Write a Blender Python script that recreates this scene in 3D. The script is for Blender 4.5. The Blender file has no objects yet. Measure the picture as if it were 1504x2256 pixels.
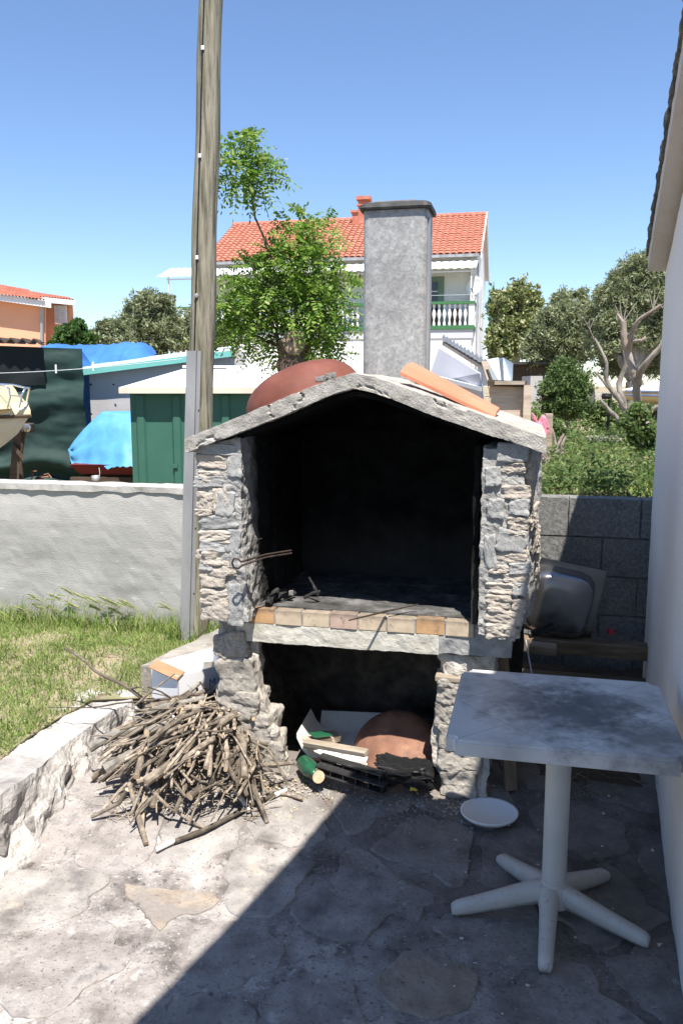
import bpy, bmesh, math, random
import numpy as np
from mathutils import Vector, Matrix, noise, Euler
R = math.radians
PI = math.pi
sc = bpy.context.scene
# ------------------------------------------------------------ camera, sky, sun
FPX = 1817.0; PITCH = R(8.7); EYE = 1.74
cd = bpy.data.cameras.new("camera"); cam = bpy.data.objects.new("camera", cd)
sc.collection.objects.link(cam); sc.camera = cam
cd.sensor_fit = 'HORIZONTAL'; cd.sensor_width = 36.0; cd.lens = 36.0 * FPX / 1504.0
cd.clip_start = 0.05; cd.clip_end = 2000
cam.location = (0, 0, EYE); cam.rotation_euler = (R(90) - PITCH, 0, 0)
WX, WY = -0.065, 0.45            # horizontal travel of the sunlight per metre of drop
w = bpy.data.worlds.new("World"); sc.world = w; w.use_nodes = True
nt = w.node_tree; bg = nt.nodes['Background']
sky = nt.nodes.new('ShaderNodeTexSky'); sky.sky_type = 'NISHITA'; sky.sun_disc = False
sky.sun_elevation = math.atan(1 / math.hypot(WX, WY)); sky.sun_rotation = math.atan2(-WX, -WY)
sky.altitude = 0; sky.air_density = 1.0; sky.dust_density = 0.0; sky.ozone_density = 4.0
wb = nt.nodes.new('ShaderNodeMixRGB'); wb.blend_type = 'MULTIPLY'; wb.inputs[0].default_value = 1.0; wb.inputs[2].default_value = (.95, .98, 1.05, 1)
nt.links.new(sky.outputs[0], wb.inputs[1]); nt.links.new(wb.outputs[0], bg.inputs[0]); bg.inputs[1].default_value = 0.092
sd = bpy.data.lights.new("sun", 'SUN'); sun = bpy.data.objects.new("sun", sd); sc.collection.objects.link(sun)
sd.energy = 5.0; sd.angle = R(0.53); sd.color = (1.0, 0.945, 0.87)
sun.rotation_euler = Vector((WX, WY, -1)).to_track_quat('-Z', 'Y').to_euler()
sc.view_settings.view_transform = 'Standard'; sc.view_settings.look = 'None'
sc.view_settings.exposure = 1.02; sc.view_settings.gamma = 1.0
sc.view_settings.use_curve_mapping = False
sc.cycles.max_bounces = 6; sc.cycles.diffuse_bounces = 3; sc.cycles.transparent_max_bounces = 8

# ------------------------------------------------------------ helpers
SP, CP = math.sin(PITCH), math.cos(PITCH)
def ray(u, v):
    x = (u - 752) / FPX; y = (1128 - v) / FPX
    return Vector((x, CP + y * SP, -SP + y * CP))
def PY(u, v, Y): d = ray(u, v); return Vector((0, 0, EYE)) + d * (Y / d.y)
def PZ(u, v, z): d = ray(u, v); return Vector((0, 0, EYE)) + d * ((z - EYE) / d.z)
def mix(a, b, t): return a + (b - a) * t
def sstep(a, b, x):
    t = min(1, max(0, (x - a) / (b - a))); return t * t * (3 - 2 * t)
def link(o): sc.collection.objects.link(o); return o
def tag(o, label=None, cat=None, group=None, kind=None):
    if label: o['label'] = label
    if cat: o['category'] = cat
    if group: o['group'] = group
    if kind: o['kind'] = kind
    return o
def empty(name, loc=(0, 0, 0), rz=0, **k):
    o = bpy.data.objects.new(name, None); o.location = loc; o.rotation_euler = (0, 0, rz)
    o.empty_display_size = 0.1
    return tag(link(o), **k)
def mobj(name, me, parent=None, mats=None, **k):
    o = bpy.data.objects.new(name, me); link(o)
    if parent: o.parent = parent
    if mats:
        for m in (mats if isinstance(mats, (list, tuple)) else [mats]): me.materials.append(m)
    return tag(o, **k)
def build(name, V, F, mats, parent=None, smooth=False, mi=None, **k):
    me = bpy.data.meshes.new(name); me.from_pydata([tuple(v) for v in V], [], F)
    if mi is not None: me.polygons.foreach_set('material_index', mi)
    if smooth: me.polygons.foreach_set('use_smooth', [True] * len(me.polygons))
    me.update()
    return mobj(name, me, parent, mats, **k)
class MB:
    def __init__(s): s.V = []; s.F = []; s.M = []
    def add(s, V, F, m=0):
        n = len(s.V); s.V += [Vector(v) for v in V]; s.F += [tuple(i + n for i in f) for f in F]; s.M += [m] * len(F); return s
    def box(s, lo, hi, m=0, M=None, ch=0.0):
        x0, y0, z0 = lo; x1, y1, z1 = hi
        if ch <= 0:
            V = [Vector(p) for p in ((x0,y0,z0),(x1,y0,z0),(x1,y1,z0),(x0,y1,z0),(x0,y0,z1),(x1,y0,z1),(x1,y1,z1),(x0,y1,z1))]
            F = [(0,3,2,1),(4,5,6,7),(0,1,5,4),(1,2,6,5),(2,3,7,6),(3,0,4,7)]
        else:
            bm = bmesh.new(); bmesh.ops.create_cube(bm, size=1)
            for v in bm.verts: v.co = Vector((mix(x0,x1,v.co.x+.5), mix(y0,y1,v.co.y+.5), mix(z0,z1,v.co.z+.5)))
            bmesh.ops.bevel(bm, geom=bm.edges[:], offset=ch, segments=2, profile=.6, affect='EDGES')
            bm.verts.index_update(); V = [v.co.copy() for v in bm.verts]; F = [tuple(v.index for v in f.verts) for f in bm.faces]; bm.free()
        if M is not None: V = [M @ v for v in V]
        return s.add(V, F, m)
    def quad(s, a, b, c, d, m=0): return s.add([a, b, c, d], [(0, 1, 2, 3)], m)
    def hexa(s, c, m=0):
        return s.add(c, [(0,3,2,1),(4,5,6,7),(0,1,5,4),(1,2,6,5),(2,3,7,6),(3,0,4,7)], m)
    def tube(s, pts, rad, n=8, m=0, cap=True, mcap=None):
        pts = [Vector(p) for p in pts]; N = len(pts)
        if not hasattr(rad, '__len__'): rad = [rad] * N
        V = []; up = None
        for i in range(N):
            t = (pts[min(N-1, i+1)] - pts[max(0, i-1)]).normalized()
            if up is None: up = t.orthogonal().normalized()
            up = (up - t * up.dot(t)).normalized(); sd_ = t.cross(up)
            for k in range(n):
                a = 2 * PI * k / n; V.append(pts[i] + (up * math.cos(a) + sd_ * math.sin(a)) * rad[i])
        F = [(i*n+k, i*n+(k+1) % n, (i+1)*n+(k+1) % n, (i+1)*n+k) for i in range(N-1) for k in range(n)]
        s.add(V, F, m)
        if cap:
            s.add(V[:n], [tuple(reversed(range(n)))], m if mcap is None else mcap)
            s.add(V[-n:], [tuple(range(n))], m if mcap is None else mcap)
        return s
    def lathe(s, prof, n=24, m=0, M=None):
        V = []
        for r, z in prof:
            for k in range(n):
                a = 2*PI*k/n; V.append(Vector((r*math.cos(a), r*math.sin(a), z)))
        F = [(i*n+k, i*n+(k+1) % n, (i+1)*n+(k+1) % n, (i+1)*n+k) for i in range(len(prof)-1) for k in range(n)]
        if M is not None: V = [M @ v for v in V]
        return s.add(V, F, m)
    def build(s, name, mats, parent=None, smooth=False, **k):
        return build(name, s.V, s.F, mats, parent, smooth, s.M, **k)
def fbm(p, s, o=4): return noise.fractal(Vector(p) * s, 1.0, 2.0, o, noise_basis='PERLIN_ORIGINAL')
def ridge(p, s, o=4):
    return noise.ridged_multi_fractal(Vector(p) * s, 0.9, 2.1, o, 1.0, 2.0, noise_basis='PERLIN_ORIGINAL') - 1.0
def vor(p, s): return noise.voronoi(Vector(p) * s)[0][0]
def rough(name, f, size, step, disp, mats, parent=None, **k):
    """six-sided body: f maps the unit cube to space; every face is gridded and pushed along its normal by disp(p)"""
    n = [max(1, int(round(x / step))) for x in size]
    idx = {}; V = []; F = []
    def vi(i, j, l):
        kk = (i, j, l)
        if kk not in idx: idx[kk] = len(V); V.append(Vector(f(i/n[0], j/n[1], l/n[2])))
        return idx[kk]
    for a, b, c in ((0,1,2),(1,2,0),(2,0,1)):
        for side in (0, 1):
            for i in range(n[a]):
                for j in range(n[b]):
                    q = []
                    for di, dj in ((0,0),(1,0),(1,1),(0,1)):
                        t = [0,0,0]; t[a] = i+di; t[b] = j+dj; t[c] = side * n[c]; q.append(vi(*t))
                    F.append(tuple(q) if side else tuple(reversed(q)))
    A = np.array([tuple(v) for v in V]); FF = np.array(F)
    nr = np.cross(A[FF[:,2]]-A[FF[:,0]], A[FF[:,3]]-A[FF[:,1]]); N = np.zeros_like(A)
    for q in range(4): np.add.at(N, FF[:,q], nr)
    N /= np.maximum(1e-9, np.linalg.norm(N, axis=1))[:,None]
    d = np.array([disp(v) for v in V]); A = A + N * d[:,None]
    return build(name, A.tolist(), F, mats, parent, **k)
def bx(x0, x1, y0, y1, z0, z1):
    return (lambda u, v, q: (mix(x0,x1,u), mix(y0,y1,v), mix(z0,z1,q))), (x1-x0, y1-y0, z1-z0)

# ------------------------------------------------------------ materials
def nnode(nt, t, **k):
    n = nt.nodes.new(t)
    for a, b in k.items(): setattr(n, a, b)
    return n
def mat(name, cols, scale=5, detail=8, rough_=0.85, bump=0.3, bscale=60, bdist=0.004, stretch=(1,1,1), contrast=(0.3,0.7),
        spots=None, metal=0.0, spec=0.3, island=None, transl=0.0, coord='Object', obj_var=0.0, bands=None):
    """cols: colours over a noise ramp. spots: list of (colour, noise scale, threshold, width). island: colours picked per mesh island."""
    m = bpy.data.materials.new(name); m.use_nodes = True; nt = m.node_tree; L = nt.links
    bs = nt.nodes['Principled BSDF']; bs.inputs['Roughness'].default_value = rough_; bs.inputs['Metallic'].default_value = metal
    bs.inputs['Specular IOR Level'].default_value = spec
    tc = nnode(nt, 'ShaderNodeTexCoord'); mp = nnode(nt, 'ShaderNodeMapping'); mp.inputs['Scale'].default_value = stretch
    L.new(tc.outputs[coord], mp.inputs[0])
    def noi(s, d=6, r=0.6):
        n = nnode(nt, 'ShaderNodeTexNoise'); n.inputs['Scale'].default_value = s; n.inputs['Detail'].default_value = d
        n.inputs['Roughness'].default_value = r; L.new(mp.outputs[0], n.inputs[0]); return n
    def ramp(cs, lo, hi):
        r = nnode(nt, 'ShaderNodeValToRGB'); e = r.color_ramp.elements
        e[0].position = lo; e[0].color = (*cs[0], 1); e[1].position = hi; e[1].color = (*cs[-1], 1)
        for i, c in enumerate(cs[1:-1]):
            x = e.new(lo + (hi - lo) * (i + 1) / (len(cs) - 1)); x.color = (*c, 1)
        return r
    if island:
        g = nnode(nt, 'ShaderNodeNewGeometry'); r = ramp(island, 0.0, 1.0); L.new(g.outputs['Random Per Island'], r.inputs[0]); col = r.outputs[0]
        if len(cols) > 1:
            n = noi(scale, detail); r2 = ramp(cols, *contrast); L.new(n.outputs[0], r2.inputs[0])
            mx = nnode(nt, 'ShaderNodeMixRGB', blend_type='MULTIPLY'); mx.inputs[0].default_value = 1
            L.new(col, mx.inputs[1]); L.new(r2.outputs[0], mx.inputs[2]); col = mx.outputs[0]
    else:
        n = noi(scale, detail); r = ramp(cols if len(cols) > 1 else cols * 2, *contrast); L.new(n.outputs[0], r.inputs[0]); col = r.outputs[0]
    for sp in (spots or []):
        c, s, th, wd = sp[:4]
        n = noi(s, 8, 0.65); r = nnode(nt, 'ShaderNodeMapRange'); r.inputs[1].default_value = th; r.inputs[2].default_value = th + wd
        r.inputs[4].default_value = sp[4] if len(sp) > 4 else 1.0
        L.new(n.outputs[0], r.inputs[0]); mx = nnode(nt, 'ShaderNodeMixRGB'); L.new(r.outputs[0], mx.inputs[0])
        L.new(col, mx.inputs[1]); mx.inputs[2].default_value = (*c, 1); col = mx.outputs[0]
    if obj_var > 0:
        oi = nnode(nt, 'ShaderNodeObjectInfo'); mr = nnode(nt, 'ShaderNodeMapRange'); mr.inputs[3].default_value = 1 - obj_var; mr.inputs[4].default_value = 1 + obj_var
        L.new(oi.outputs['Random'], mr.inputs[0]); mx = nnode(nt, 'ShaderNodeMixRGB', blend_type='MULTIPLY'); mx.inputs[0].default_value = 1
        cb = nnode(nt, 'ShaderNodeCombineXYZ')
        for q in range(3): L.new(mr.outputs[0], cb.inputs[q])
        L.new(col, mx.inputs[1]); L.new(cb.outputs[0], mx.inputs[2]); col = mx.outputs[0]
    L.new(col, bs.inputs['Base Color'])
    if bump > 0:
        n = noi(bscale, 6, 0.65); b = nnode(nt, 'ShaderNodeBump'); b.inputs['Strength'].default_value = bump; b.inputs['Distance'].default_value = bdist
        L.new(n.outputs[0], b.inputs['Height']); L.new(b.outputs[0], bs.inputs['Normal'])
    if transl > 0:
        t = nnode(nt, 'ShaderNodeBsdfTranslucent'); L.new(col, t.inputs[0]); ms = nnode(nt, 'ShaderNodeMixShader'); ms.inputs[0].default_value = transl
        L.new(bs.outputs[0], ms.inputs[1]); L.new(t.outputs[0], ms.inputs[2]); L.new(ms.outputs[0], nt.nodes['Material Output'].inputs[0])
    m['c'] = 1
    return m
def posmix(m, c, axis_fn, lo, hi, nscale=6, namp=0.3, amount=1.0):
    """lay colour c over material m where axis_fn(object x,y,z weights + offset) + noise rises from lo to hi (soot, dirt, and shade painted into the colour)"""
    nt = m.node_tree; L = nt.links; bs = nt.nodes['Principled BSDF']; src = bs.inputs['Base Color'].links[0].from_socket
    tc = nnode(nt, 'ShaderNodeTexCoord'); vm = nnode(nt, 'ShaderNodeVectorMath', operation='DOT_PRODUCT'); vm.inputs[1].default_value = axis_fn
    L.new(tc.outputs['Object'], vm.inputs[0]); n = nnode(nt, 'ShaderNodeTexNoise'); n.inputs['Scale'].default_value = nscale; n.inputs['Detail'].default_value = 8
    n.inputs['Roughness'].default_value = .65
    L.new(tc.outputs['Object'], n.inputs[0]); ad = nnode(nt, 'ShaderNodeMath', operation='MULTIPLY_ADD'); ad.inputs[1].default_value = namp
    L.new(n.outputs[0], ad.inputs[0]); L.new(vm.outputs['Value'], ad.inputs[2])
    mr = nnode(nt, 'ShaderNodeMapRange'); mr.inputs[1].default_value = lo + namp*.5; mr.inputs[2].default_value = hi + namp*.5; mr.inputs[4].default_value = amount
    L.new(ad.outputs[0], mr.inputs[0]); mx = nnode(nt, 'ShaderNodeMixRGB'); L.new(mr.outputs[0], mx.inputs[0]); L.new(src, mx.inputs[1])
    mx.inputs[2].default_value = (*c, 1); L.new(mx.outputs[0], bs.inputs['Base Color']); return m
def g3(v, r=0, b=0): return (v + r, v, v + b)

M_floor = mat('terrace_mortar', [(.13,.114,.104),(.285,.258,.24),(.43,.398,.375)], 7, 15, .95, 1.0, 70, .008, contrast=(.36,.64), coord='Object',
              spots=[((.50,.48,.46), 9, .56, .1, .7), ((.10,.09,.084), 5, .56, .12, .5), ((.055,.05,.05), 38, .57, .06, .65), ((.56,.53,.50), 60, .60, .05, .7), ((.09,.08,.078), 95, .58, .05, .6), ((.13,.115,.105), 2.2, .54, .08, .35)])
M_flag = [mat('flagstone_grey', [(.15,.133,.12),(.275,.25,.232),(.40,.37,.348)], 7, 15, .9, .9, 60, .006, spots=[((.07,.062,.058), 85, .58, .05, .6), ((.52,.49,.46), 60, .62, .05, .6), ((.09,.085,.085), 7, .56, .12, .7), ((.55,.53,.51), 12, .6, .1, .6), ((.07,.065,.06), 50, .62, .06, .6)]),
          mat('flagstone_tan', [(.17,.145,.12),(.30,.25,.20),(.40,.355,.30)], 8, 15, .9, .9, 60, .006, spots=[((.08,.07,.06), 85, .59, .05, .6), ((.22,.20,.185), 4.5, .50, .08, .8), ((.20,.18,.165), 8, .53, .12, .7), ((.075,.07,.065), 40, .62, .06, .6)]),
          mat('flagstone_beige', [(.16,.148,.136),(.29,.27,.25),(.40,.375,.35)], 7, 15, .9, .9, 60, .006, spots=[((.07,.065,.06), 85, .58, .05, .6), ((.24,.225,.21), 4, .52, .08, .6), ((.12,.11,.11), 9, .55, .12, .7), ((.52,.42,.30), 5, .6, .1, .5)])]
M_mortar = mat('rough_mortar', [(.20,.195,.185),(.32,.31,.295),(.44,.425,.40)], 14, 10, .95, 1.0, 120, .006, spots=[((.16,.165,.17), 9, .60, .1, .5), ((.56,.53,.48), 20, .60, .08, .6)])
M_mortar_smooth = mat('trowelled_mortar', [(.22,.223,.22),(.32,.32,.312),(.43,.425,.41)], 16, 12, .9, .6, 90, .003, spots=[((.52,.50,.46), 22, .6, .08, .6)], obj_var=.12)
M_stone = mat('limestone', [(.36,.305,.25),(.53,.47,.40),(.64,.585,.515)], 17, 14, .9, .9, 80, .005, spots=[((.40,.38,.355), 9, .56, .06, .45), ((.33,.31,.29), 16, .58, .1, .7), ((.60,.48,.36), 7, .6, .1, .5)], obj_var=.14)
M_basestone = mat('pale_field_stone', [(.25,.225,.195),(.43,.395,.345),(.58,.54,.48)], 12, 14, .95, 1.0, 70, .008, spots=[((.27,.25,.23), 12, .58, .1, .7), ((.60,.49,.37), 5, .6, .1, .5)], obj_var=.12)
M_rockwall = mat('weathered_rock', [(.24,.22,.205),(.42,.395,.37),(.55,.52,.485)], 5, 10, .95, 1.0, 60, .01, spots=[((.22,.21,.21), 7, .60, .1, .7), ((.60,.53,.44), 3, .6, .1, .5)])
M_roofc = mat('roof_concrete', [(.24,.225,.20),(.38,.36,.325),(.48,.46,.42)], 14, 14, .95, 1.0, 140, .005, spots=[((.25,.24,.22), 10, .6, .1, .6), ((.18,.17,.155), 70, .64, .05, .6)])
M_lintel = mat('lintel_concrete', [(.38,.36,.30),(.48,.46,.40),(.57,.55,.50)], 9, 10, .95, .8, 100, .004, spots=[((.33,.27,.11), 11, .66, .06, .7), ((.27,.27,.25), 18, .62, .08, .5)])
M_soot = mat('soot_black', [(.004,.004,.004),(.010,.010,.0095),(.022,.021,.020)], 9, 8, .97, .8, 80, .006, contrast=(.35,.8), spec=.1)
M_hearth = mat('ash_hearth', [(.022,.022,.022),(.07,.069,.067),(.17,.165,.16)], 9, 10, .95, .6, 120, .004, spots=[((.03,.03,.03), 14, .56, .1, .8), ((.36,.35,.34), 30, .62, .06, .6)])
M_brick = [mat('firebrick_%s' % n, [c, tuple(min(1, x*1.3) for x in c), tuple(min(1, x*1.5) for x in c)], 18, 8, .9, .4, 90, .002, spots=[((.55,.50,.42), 12, .6, .1, .5), ((.12,.10,.085), 26, .58, .06, .55), ((.10,.09,.08), 6, .60, .08, .5)])
           for n, c in (('orange', (.34,.21,.11)), ('cream', (.36,.295,.215)), ('pink', (.34,.25,.20)))]
M_plaster = mat('grey_plaster_wall', [(.24,.235,.22),(.37,.365,.345),(.45,.44,.42)], 1.6, 14, .95, .8, 50, .005, stretch=(1,1,4.5),
                spots=[((.30,.30,.29), 3, .57, .12, .6), ((.60,.59,.57), 7, .60, .08, .6), ((.42,.37,.31), 1.6, .62, .08, .35), ((.26,.26,.25), 45, .66, .04, .5)])
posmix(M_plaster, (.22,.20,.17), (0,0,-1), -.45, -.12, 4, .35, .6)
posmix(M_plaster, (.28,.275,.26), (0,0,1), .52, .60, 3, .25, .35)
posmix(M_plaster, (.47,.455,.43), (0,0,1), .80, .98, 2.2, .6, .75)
M_wallcap = mat('wall_cap_concrete', [(.27,.255,.235),(.38,.365,.34),(.46,.44,.41)], 12, 8, .95, .5, 60, .004)
M_block = mat('concrete_block', [(.13,.13,.125),(.20,.20,.19),(.29,.285,.27)], 60, 8, .97, 1.0, 170, .006, spots=[((.09,.09,.085), 5, .58, .12, .6), ((.34,.33,.31), 90, .62, .05, .7)], obj_var=.1)
M_blockmortar = mat('block_joint_mortar', [(.14,.14,.135),(.24,.235,.225)], 20, 8, .95, .8, 90, .005)
M_housewall = mat('white_stucco', [(.80,.75,.71),(.83,.78,.74)], 2, 8, .9, .5, 150, .002, spots=[((.70,.66,.62), 1.2, .60, .12, .35)])
posmix(M_housewall, (.60,.55,.50), (0, 0, -1), -.35, -.02, 5, .5, .5)
M_soffit = mat('soffit_concrete', [(.55,.51,.46),(.64,.60,.56)], 6, 8, .9, .4, 60, .002, spots=[((.30,.22,.16), 40, .68, .04, .7)])
M_slabedge = mat('mossy_slab_edge', [(.05,.05,.045),(.12,.115,.10),(.25,.24,.21)], 18, 8, .95, 1.0, 50, .01)
M_wood = mat('weathered_pole_wood', [(.11,.10,.07),(.23,.21,.15),(.33,.295,.225)], 6, 12, .9, 1.0, 14, .008, stretch=(6,6,.45), contrast=(.38,.62), spots=[((.12,.11,.085), 11, .60, .06, .8), ((.20,.22,.17), 2, .55, .12, .5)])
M_plank = mat('dirty_plank', [(.10,.075,.05),(.17,.125,.085),(.25,.19,.13)], 9, 8, .9, .5, 30, .003, stretch=(.5,4,4))
M_palewood = mat('pale_board', [(.20,.16,.12),(.31,.26,.20),(.42,.36,.29)], 9, 8, .9, .4, 30, .002, stretch=(.5,4,4))
def galv_material():
    m = mat('galvanised_sheet', [(.27,.27,.265),(.37,.37,.36)], 6, 8, .55, .1, 60, .001, contrast=(.36,.64), metal=.2, spec=.5)
    nt = m.node_tree; L = nt.links; bs = nt.nodes['Principled BSDF']; src = bs.inputs['Base Color'].links[0].from_socket
    tc = nnode(nt, 'ShaderNodeTexCoord'); nz = nnode(nt, 'ShaderNodeTexNoise'); nz.inputs['Scale'].default_value = 30; L.new(tc.outputs['Object'], nz.inputs[0])
    va = nnode(nt, 'ShaderNodeVectorMath', operation='MULTIPLY_ADD'); va.inputs[1].default_value = (.03,.03,.03); L.new(nz.outputs['Color'], va.inputs[0]); L.new(tc.outputs['Object'], va.inputs[2])
    col = src
    for sc_, amt in ((110, .42), (45, .30), (16, .16)):
        v = nnode(nt, 'ShaderNodeTexVoronoi'); v.inputs['Scale'].default_value = sc_; L.new(va.outputs[0], v.inputs['Vector'])
        sx = nnode(nt, 'ShaderNodeSeparateColor'); L.new(v.outputs['Color'], sx.inputs[0]); mr = nnode(nt, 'ShaderNodeMapRange'); mr.inputs[3].default_value = 1-.42*amt; mr.inputs[4].default_value = 1+.42*amt; L.new(sx.outputs[0], mr.inputs[0])
        cb = nnode(nt, 'ShaderNodeCombineXYZ'); [L.new(mr.outputs[0], cb.inputs[q]) for q in range(3)]; mx = nnode(nt, 'ShaderNodeMixRGB', blend_type='MULTIPLY'); mx.inputs[0].default_value = 1; L.new(col, mx.inputs[1]); L.new(cb.outputs[0], mx.inputs[2]); col = mx.outputs[0]
    L.new(col, bs.inputs['Base Color']); return m
M_galv = galv_material()
M_galvdark = mat('sooty_galvanised_cap', [(.035,.034,.033),(.06,.058,.056),(.10,.098,.095)], 16, 6, .6, .2, 50, .001, metal=.3)
M_zinc = mat('zinc_channel', [(.24,.24,.245),(.32,.32,.325),(.40,.40,.405)], 5, 6, .5, .1, 50, .001, stretch=(1,1,.3), metal=.35, spec=.5)
M_rust = mat('rusted_iron', [(.11,.055,.037),(.21,.105,.068),(.31,.17,.115)], 6, 9, .8, .4, 60, .002, spots=[((.10,.075,.07), 5, .58, .1, .7), ((.42,.24,.15), 14, .6, .08, .6)])
M_redlid = mat('red_oxide_lid', [(.115,.038,.026),(.15,.05,.034),(.19,.07,.05)], 7, 9, .7, .3, 60, .002, spots=[((.13,.05,.035), 60, .66, .04, .5)])
M_terra = mat('terracotta_sheet', [(.44,.165,.095),(.50,.195,.115),(.55,.23,.14)], 4, 8, .75, .2, 60, .001, spots=[((.38,.13,.07), 20, .62, .08, .5)])
M_iron = mat('black_iron', [(.02,.017,.016),(.05,.035,.03),(.10,.06,.045)], 40, 6, .7, .4, 90, .001, metal=.3)
M_char = mat('charred_wood', [(.010,.010,.010),(.03,.03,.03),(.12,.12,.12)], 30, 8, .9, 1.0, 70, .004, contrast=(.35,.8))
M_bark = mat('branch_bark', [(.075,.06,.047),(.18,.148,.113),(.32,.272,.215)], 30, 8, .9, .9, 110, .003, obj_var=.55, spots=[((.038,.032,.028), 16, .58, .1, .6)])
M_cut = mat('cut_wood_end', [(.45,.31,.18),(.60,.45,.29),(.68,.54,.38)], 40, 6, .85, .2, 90, .001)
M_peeled = mat('peeled_white_wood', [(.60,.56,.50),(.70,.66,.61)], 30, 6, .8, .2, 90, .001)
M_lichen = mat('lichened_bark', [(.13,.12,.105),(.22,.205,.18),(.32,.30,.26)], 25, 8, .9, .9, 110, .003, spots=[((.55,.42,.05), 13, .58, .04, .95), ((.40,.40,.33), 22, .6, .05, .6)])
M_plastic = mat('white_table_plastic', [(.48,.455,.42),(.56,.535,.50)], 5, 6, .45, .15, 60, .001, spots=[((.30,.27,.24), 24, .64, .06, .4)], spec=.4)
M_grime = posmix(mat('grimy_table_foot_plastic', [(.46,.43,.39),(.55,.52,.48)], 5, 6, .5, .2, 60, .001, spots=[((.20,.175,.15), 60, .60, .04, .5)], spec=.4), (.27,.235,.20), (0, -1, -1.2), -.1, .16, 18, .3, .6)
M_white = mat('white_plate', [(.70,.69,.68),(.74,.73,.72)], 4, 3, .55, 0, spec=.5)
M_card = mat('white_cardboard', [(.72,.72,.73),(.78,.78,.79)], 3, 5, .85, .1, 30, .001)
M_cardin = mat('brown_cardboard', [(.30,.17,.09),(.38,.23,.13)], 10, 5, .9, .2, 40, .001)
M_print = mat('blue_grey_print', [(.16,.19,.33),(.20,.23,.36)], 10, 3, .9, 0)
M_paper = mat('old_magazine_paper', [(.62,.60,.54),(.72,.70,.65)], 12, 6, .85, .2, 30, .001, spots=[((.35,.35,.33), 60, .62, .04, .5)])
M_redprint = mat('faded_red_print', [(.50,.22,.18),(.58,.32,.28)], 10, 3, .9, 0)
M_green = mat('green_glass', [(.01,.07,.035),(.02,.11,.055)], 6, 4, .35, 0, spec=.6)
M_blackpl = mat('black_plastic', [(.02,.02,.02),(.045,.045,.045)], 12, 5, .4, .1, 40, .001, spots=[((.22,.19,.15), 18, .62, .08, .6)])
M_bag = mat('black_bin_bag', [(.012,.012,.012),(.02,.02,.02)], 12, 5, .22, 1.0, 22, .02, spec=.6)
M_steel = mat('stainless_steel', [(.26,.26,.265),(.34,.34,.345)], 5, 4, .26, .05, 40, .001, metal=.9)
M_yellow = mat('yellow_scrap', [(.60,.42,.06),(.70,.52,.10)], 20, 3, .8, 0)
M_pink = mat('pink_cloth', [(.66,.16,.24),(.76,.26,.33)], 14, 5, .9, .3, 60, .002)
M_red = mat('red_plastic', [(.50,.03,.04),(.60,.06,.07)], 14, 5, .6, 0)
M_soil = mat('dry_soil', [(.20,.15,.10),(.32,.25,.17),(.42,.35,.26)], 3, 10, .97, 1.0, 40, .02, spots=[((.12,.15,.06), 2, .5, .12, .7), ((.50,.44,.36), 30, .62, .06, .6)])
M_lawnsoil = mat('lawn_soil', [(.20,.17,.11),(.32,.27,.18),(.42,.37,.27)], 8, 10, .97, 1.0, 60, .01, spots=[((.14,.17,.06), 4, .5, .12, .7)])
M_grass = mat('grass_blades', [(.7,.7,.7),(1,1,1)], 1.2, 4, .7, 0, island=[(.11,.19,.04),(.18,.28,.06),(.24,.34,.08),(.32,.38,.13),(.46,.43,.23)], transl=.35, spec=.2, contrast=(.35,.6))
M_barley = mat('barley_ears', [(1,1,1)], 5, 4, .7, 0, island=[(.26,.30,.11),(.36,.38,.17),(.46,.46,.25)], transl=.3, spec=.2)
M_weed = mat('weed_leaves', [(1,1,1)], 5, 4, .6, 0, island=[(.06,.11,.03),(.10,.17,.045),(.15,.22,.065),(.24,.27,.12)], transl=.4, spec=.3)
M_robinia = mat('robinia_leaflets', [(1,1,1)], 5, 4, .5, 0, island=[(.07,.15,.015),(.11,.22,.025),(.17,.30,.04),(.26,.38,.07),(.38,.44,.16)], transl=.5, spec=.35)
M_olive = mat('olive_leaves', [(1,1,1)], 5, 4, .6, 0, island=[(.13,.155,.06),(.19,.22,.10),(.27,.30,.165),(.38,.40,.27)], transl=.3, spec=.3)
M_blossom = mat('blossoming_leaves', [(1,1,1)], 5, 4, .6, 0, island=[(.10,.15,.035),(.17,.22,.06),(.31,.33,.15),(.50,.48,.30)], transl=.35, spec=.3)
M_bush = mat('bush_leaves', [(1,1,1)], 5, 4, .6, 0, island=[(.06,.105,.03),(.10,.165,.045),(.16,.22,.08)], transl=.3, spec=.3)
M_fig = mat('broad_leaves', [(1,1,1)], 5, 4, .6, 0, island=[(.035,.085,.018),(.06,.13,.028),(.10,.17,.04)], transl=.3, spec=.3)
M_trunk = mat('grey_bark', [(.14,.12,.10),(.25,.22,.19),(.36,.33,.29)], 9, 8, .95, 1.0, 50, .01, stretch=(2,2,.6))
M_redtrunk = mat('peeling_pink_bark', [(.17,.135,.11),(.29,.24,.20),(.40,.35,.31)], 4, 8, .9, .8, 30, .008, stretch=(2,2,.5), spots=[((.40,.24,.17), 3, .58, .1, .6)])
M_robtrunk = mat('robinia_bark', [(.07,.05,.04),(.14,.10,.08),(.22,.16,.12)], 14, 8, .95, 1.0, 30, .02, stretch=(3,3,.5))
M_stump = mat('sawn_face', [(.16,.11,.08),(.26,.19,.14),(.33,.25,.19)], 12, 8, .9, .4, 40, .004)
M_tile = mat('red_roof_tile', [(.33,.115,.075),(.43,.165,.11),(.50,.22,.155)], 3, 6, .85, 0, obj_var=.1, spots=[((.30,.10,.06), 5, .6, .1, .5)])
M_whitew = mat('white_render', [(.76,.76,.76),(.80,.80,.80)], .5, 4, .9, 0)
M_shadewall = mat('shaded_white_render', [(.50,.50,.54),(.56,.56,.60)], .5, 4, .9, 0)  # white render with its shade painted in as a bluish grey
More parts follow.
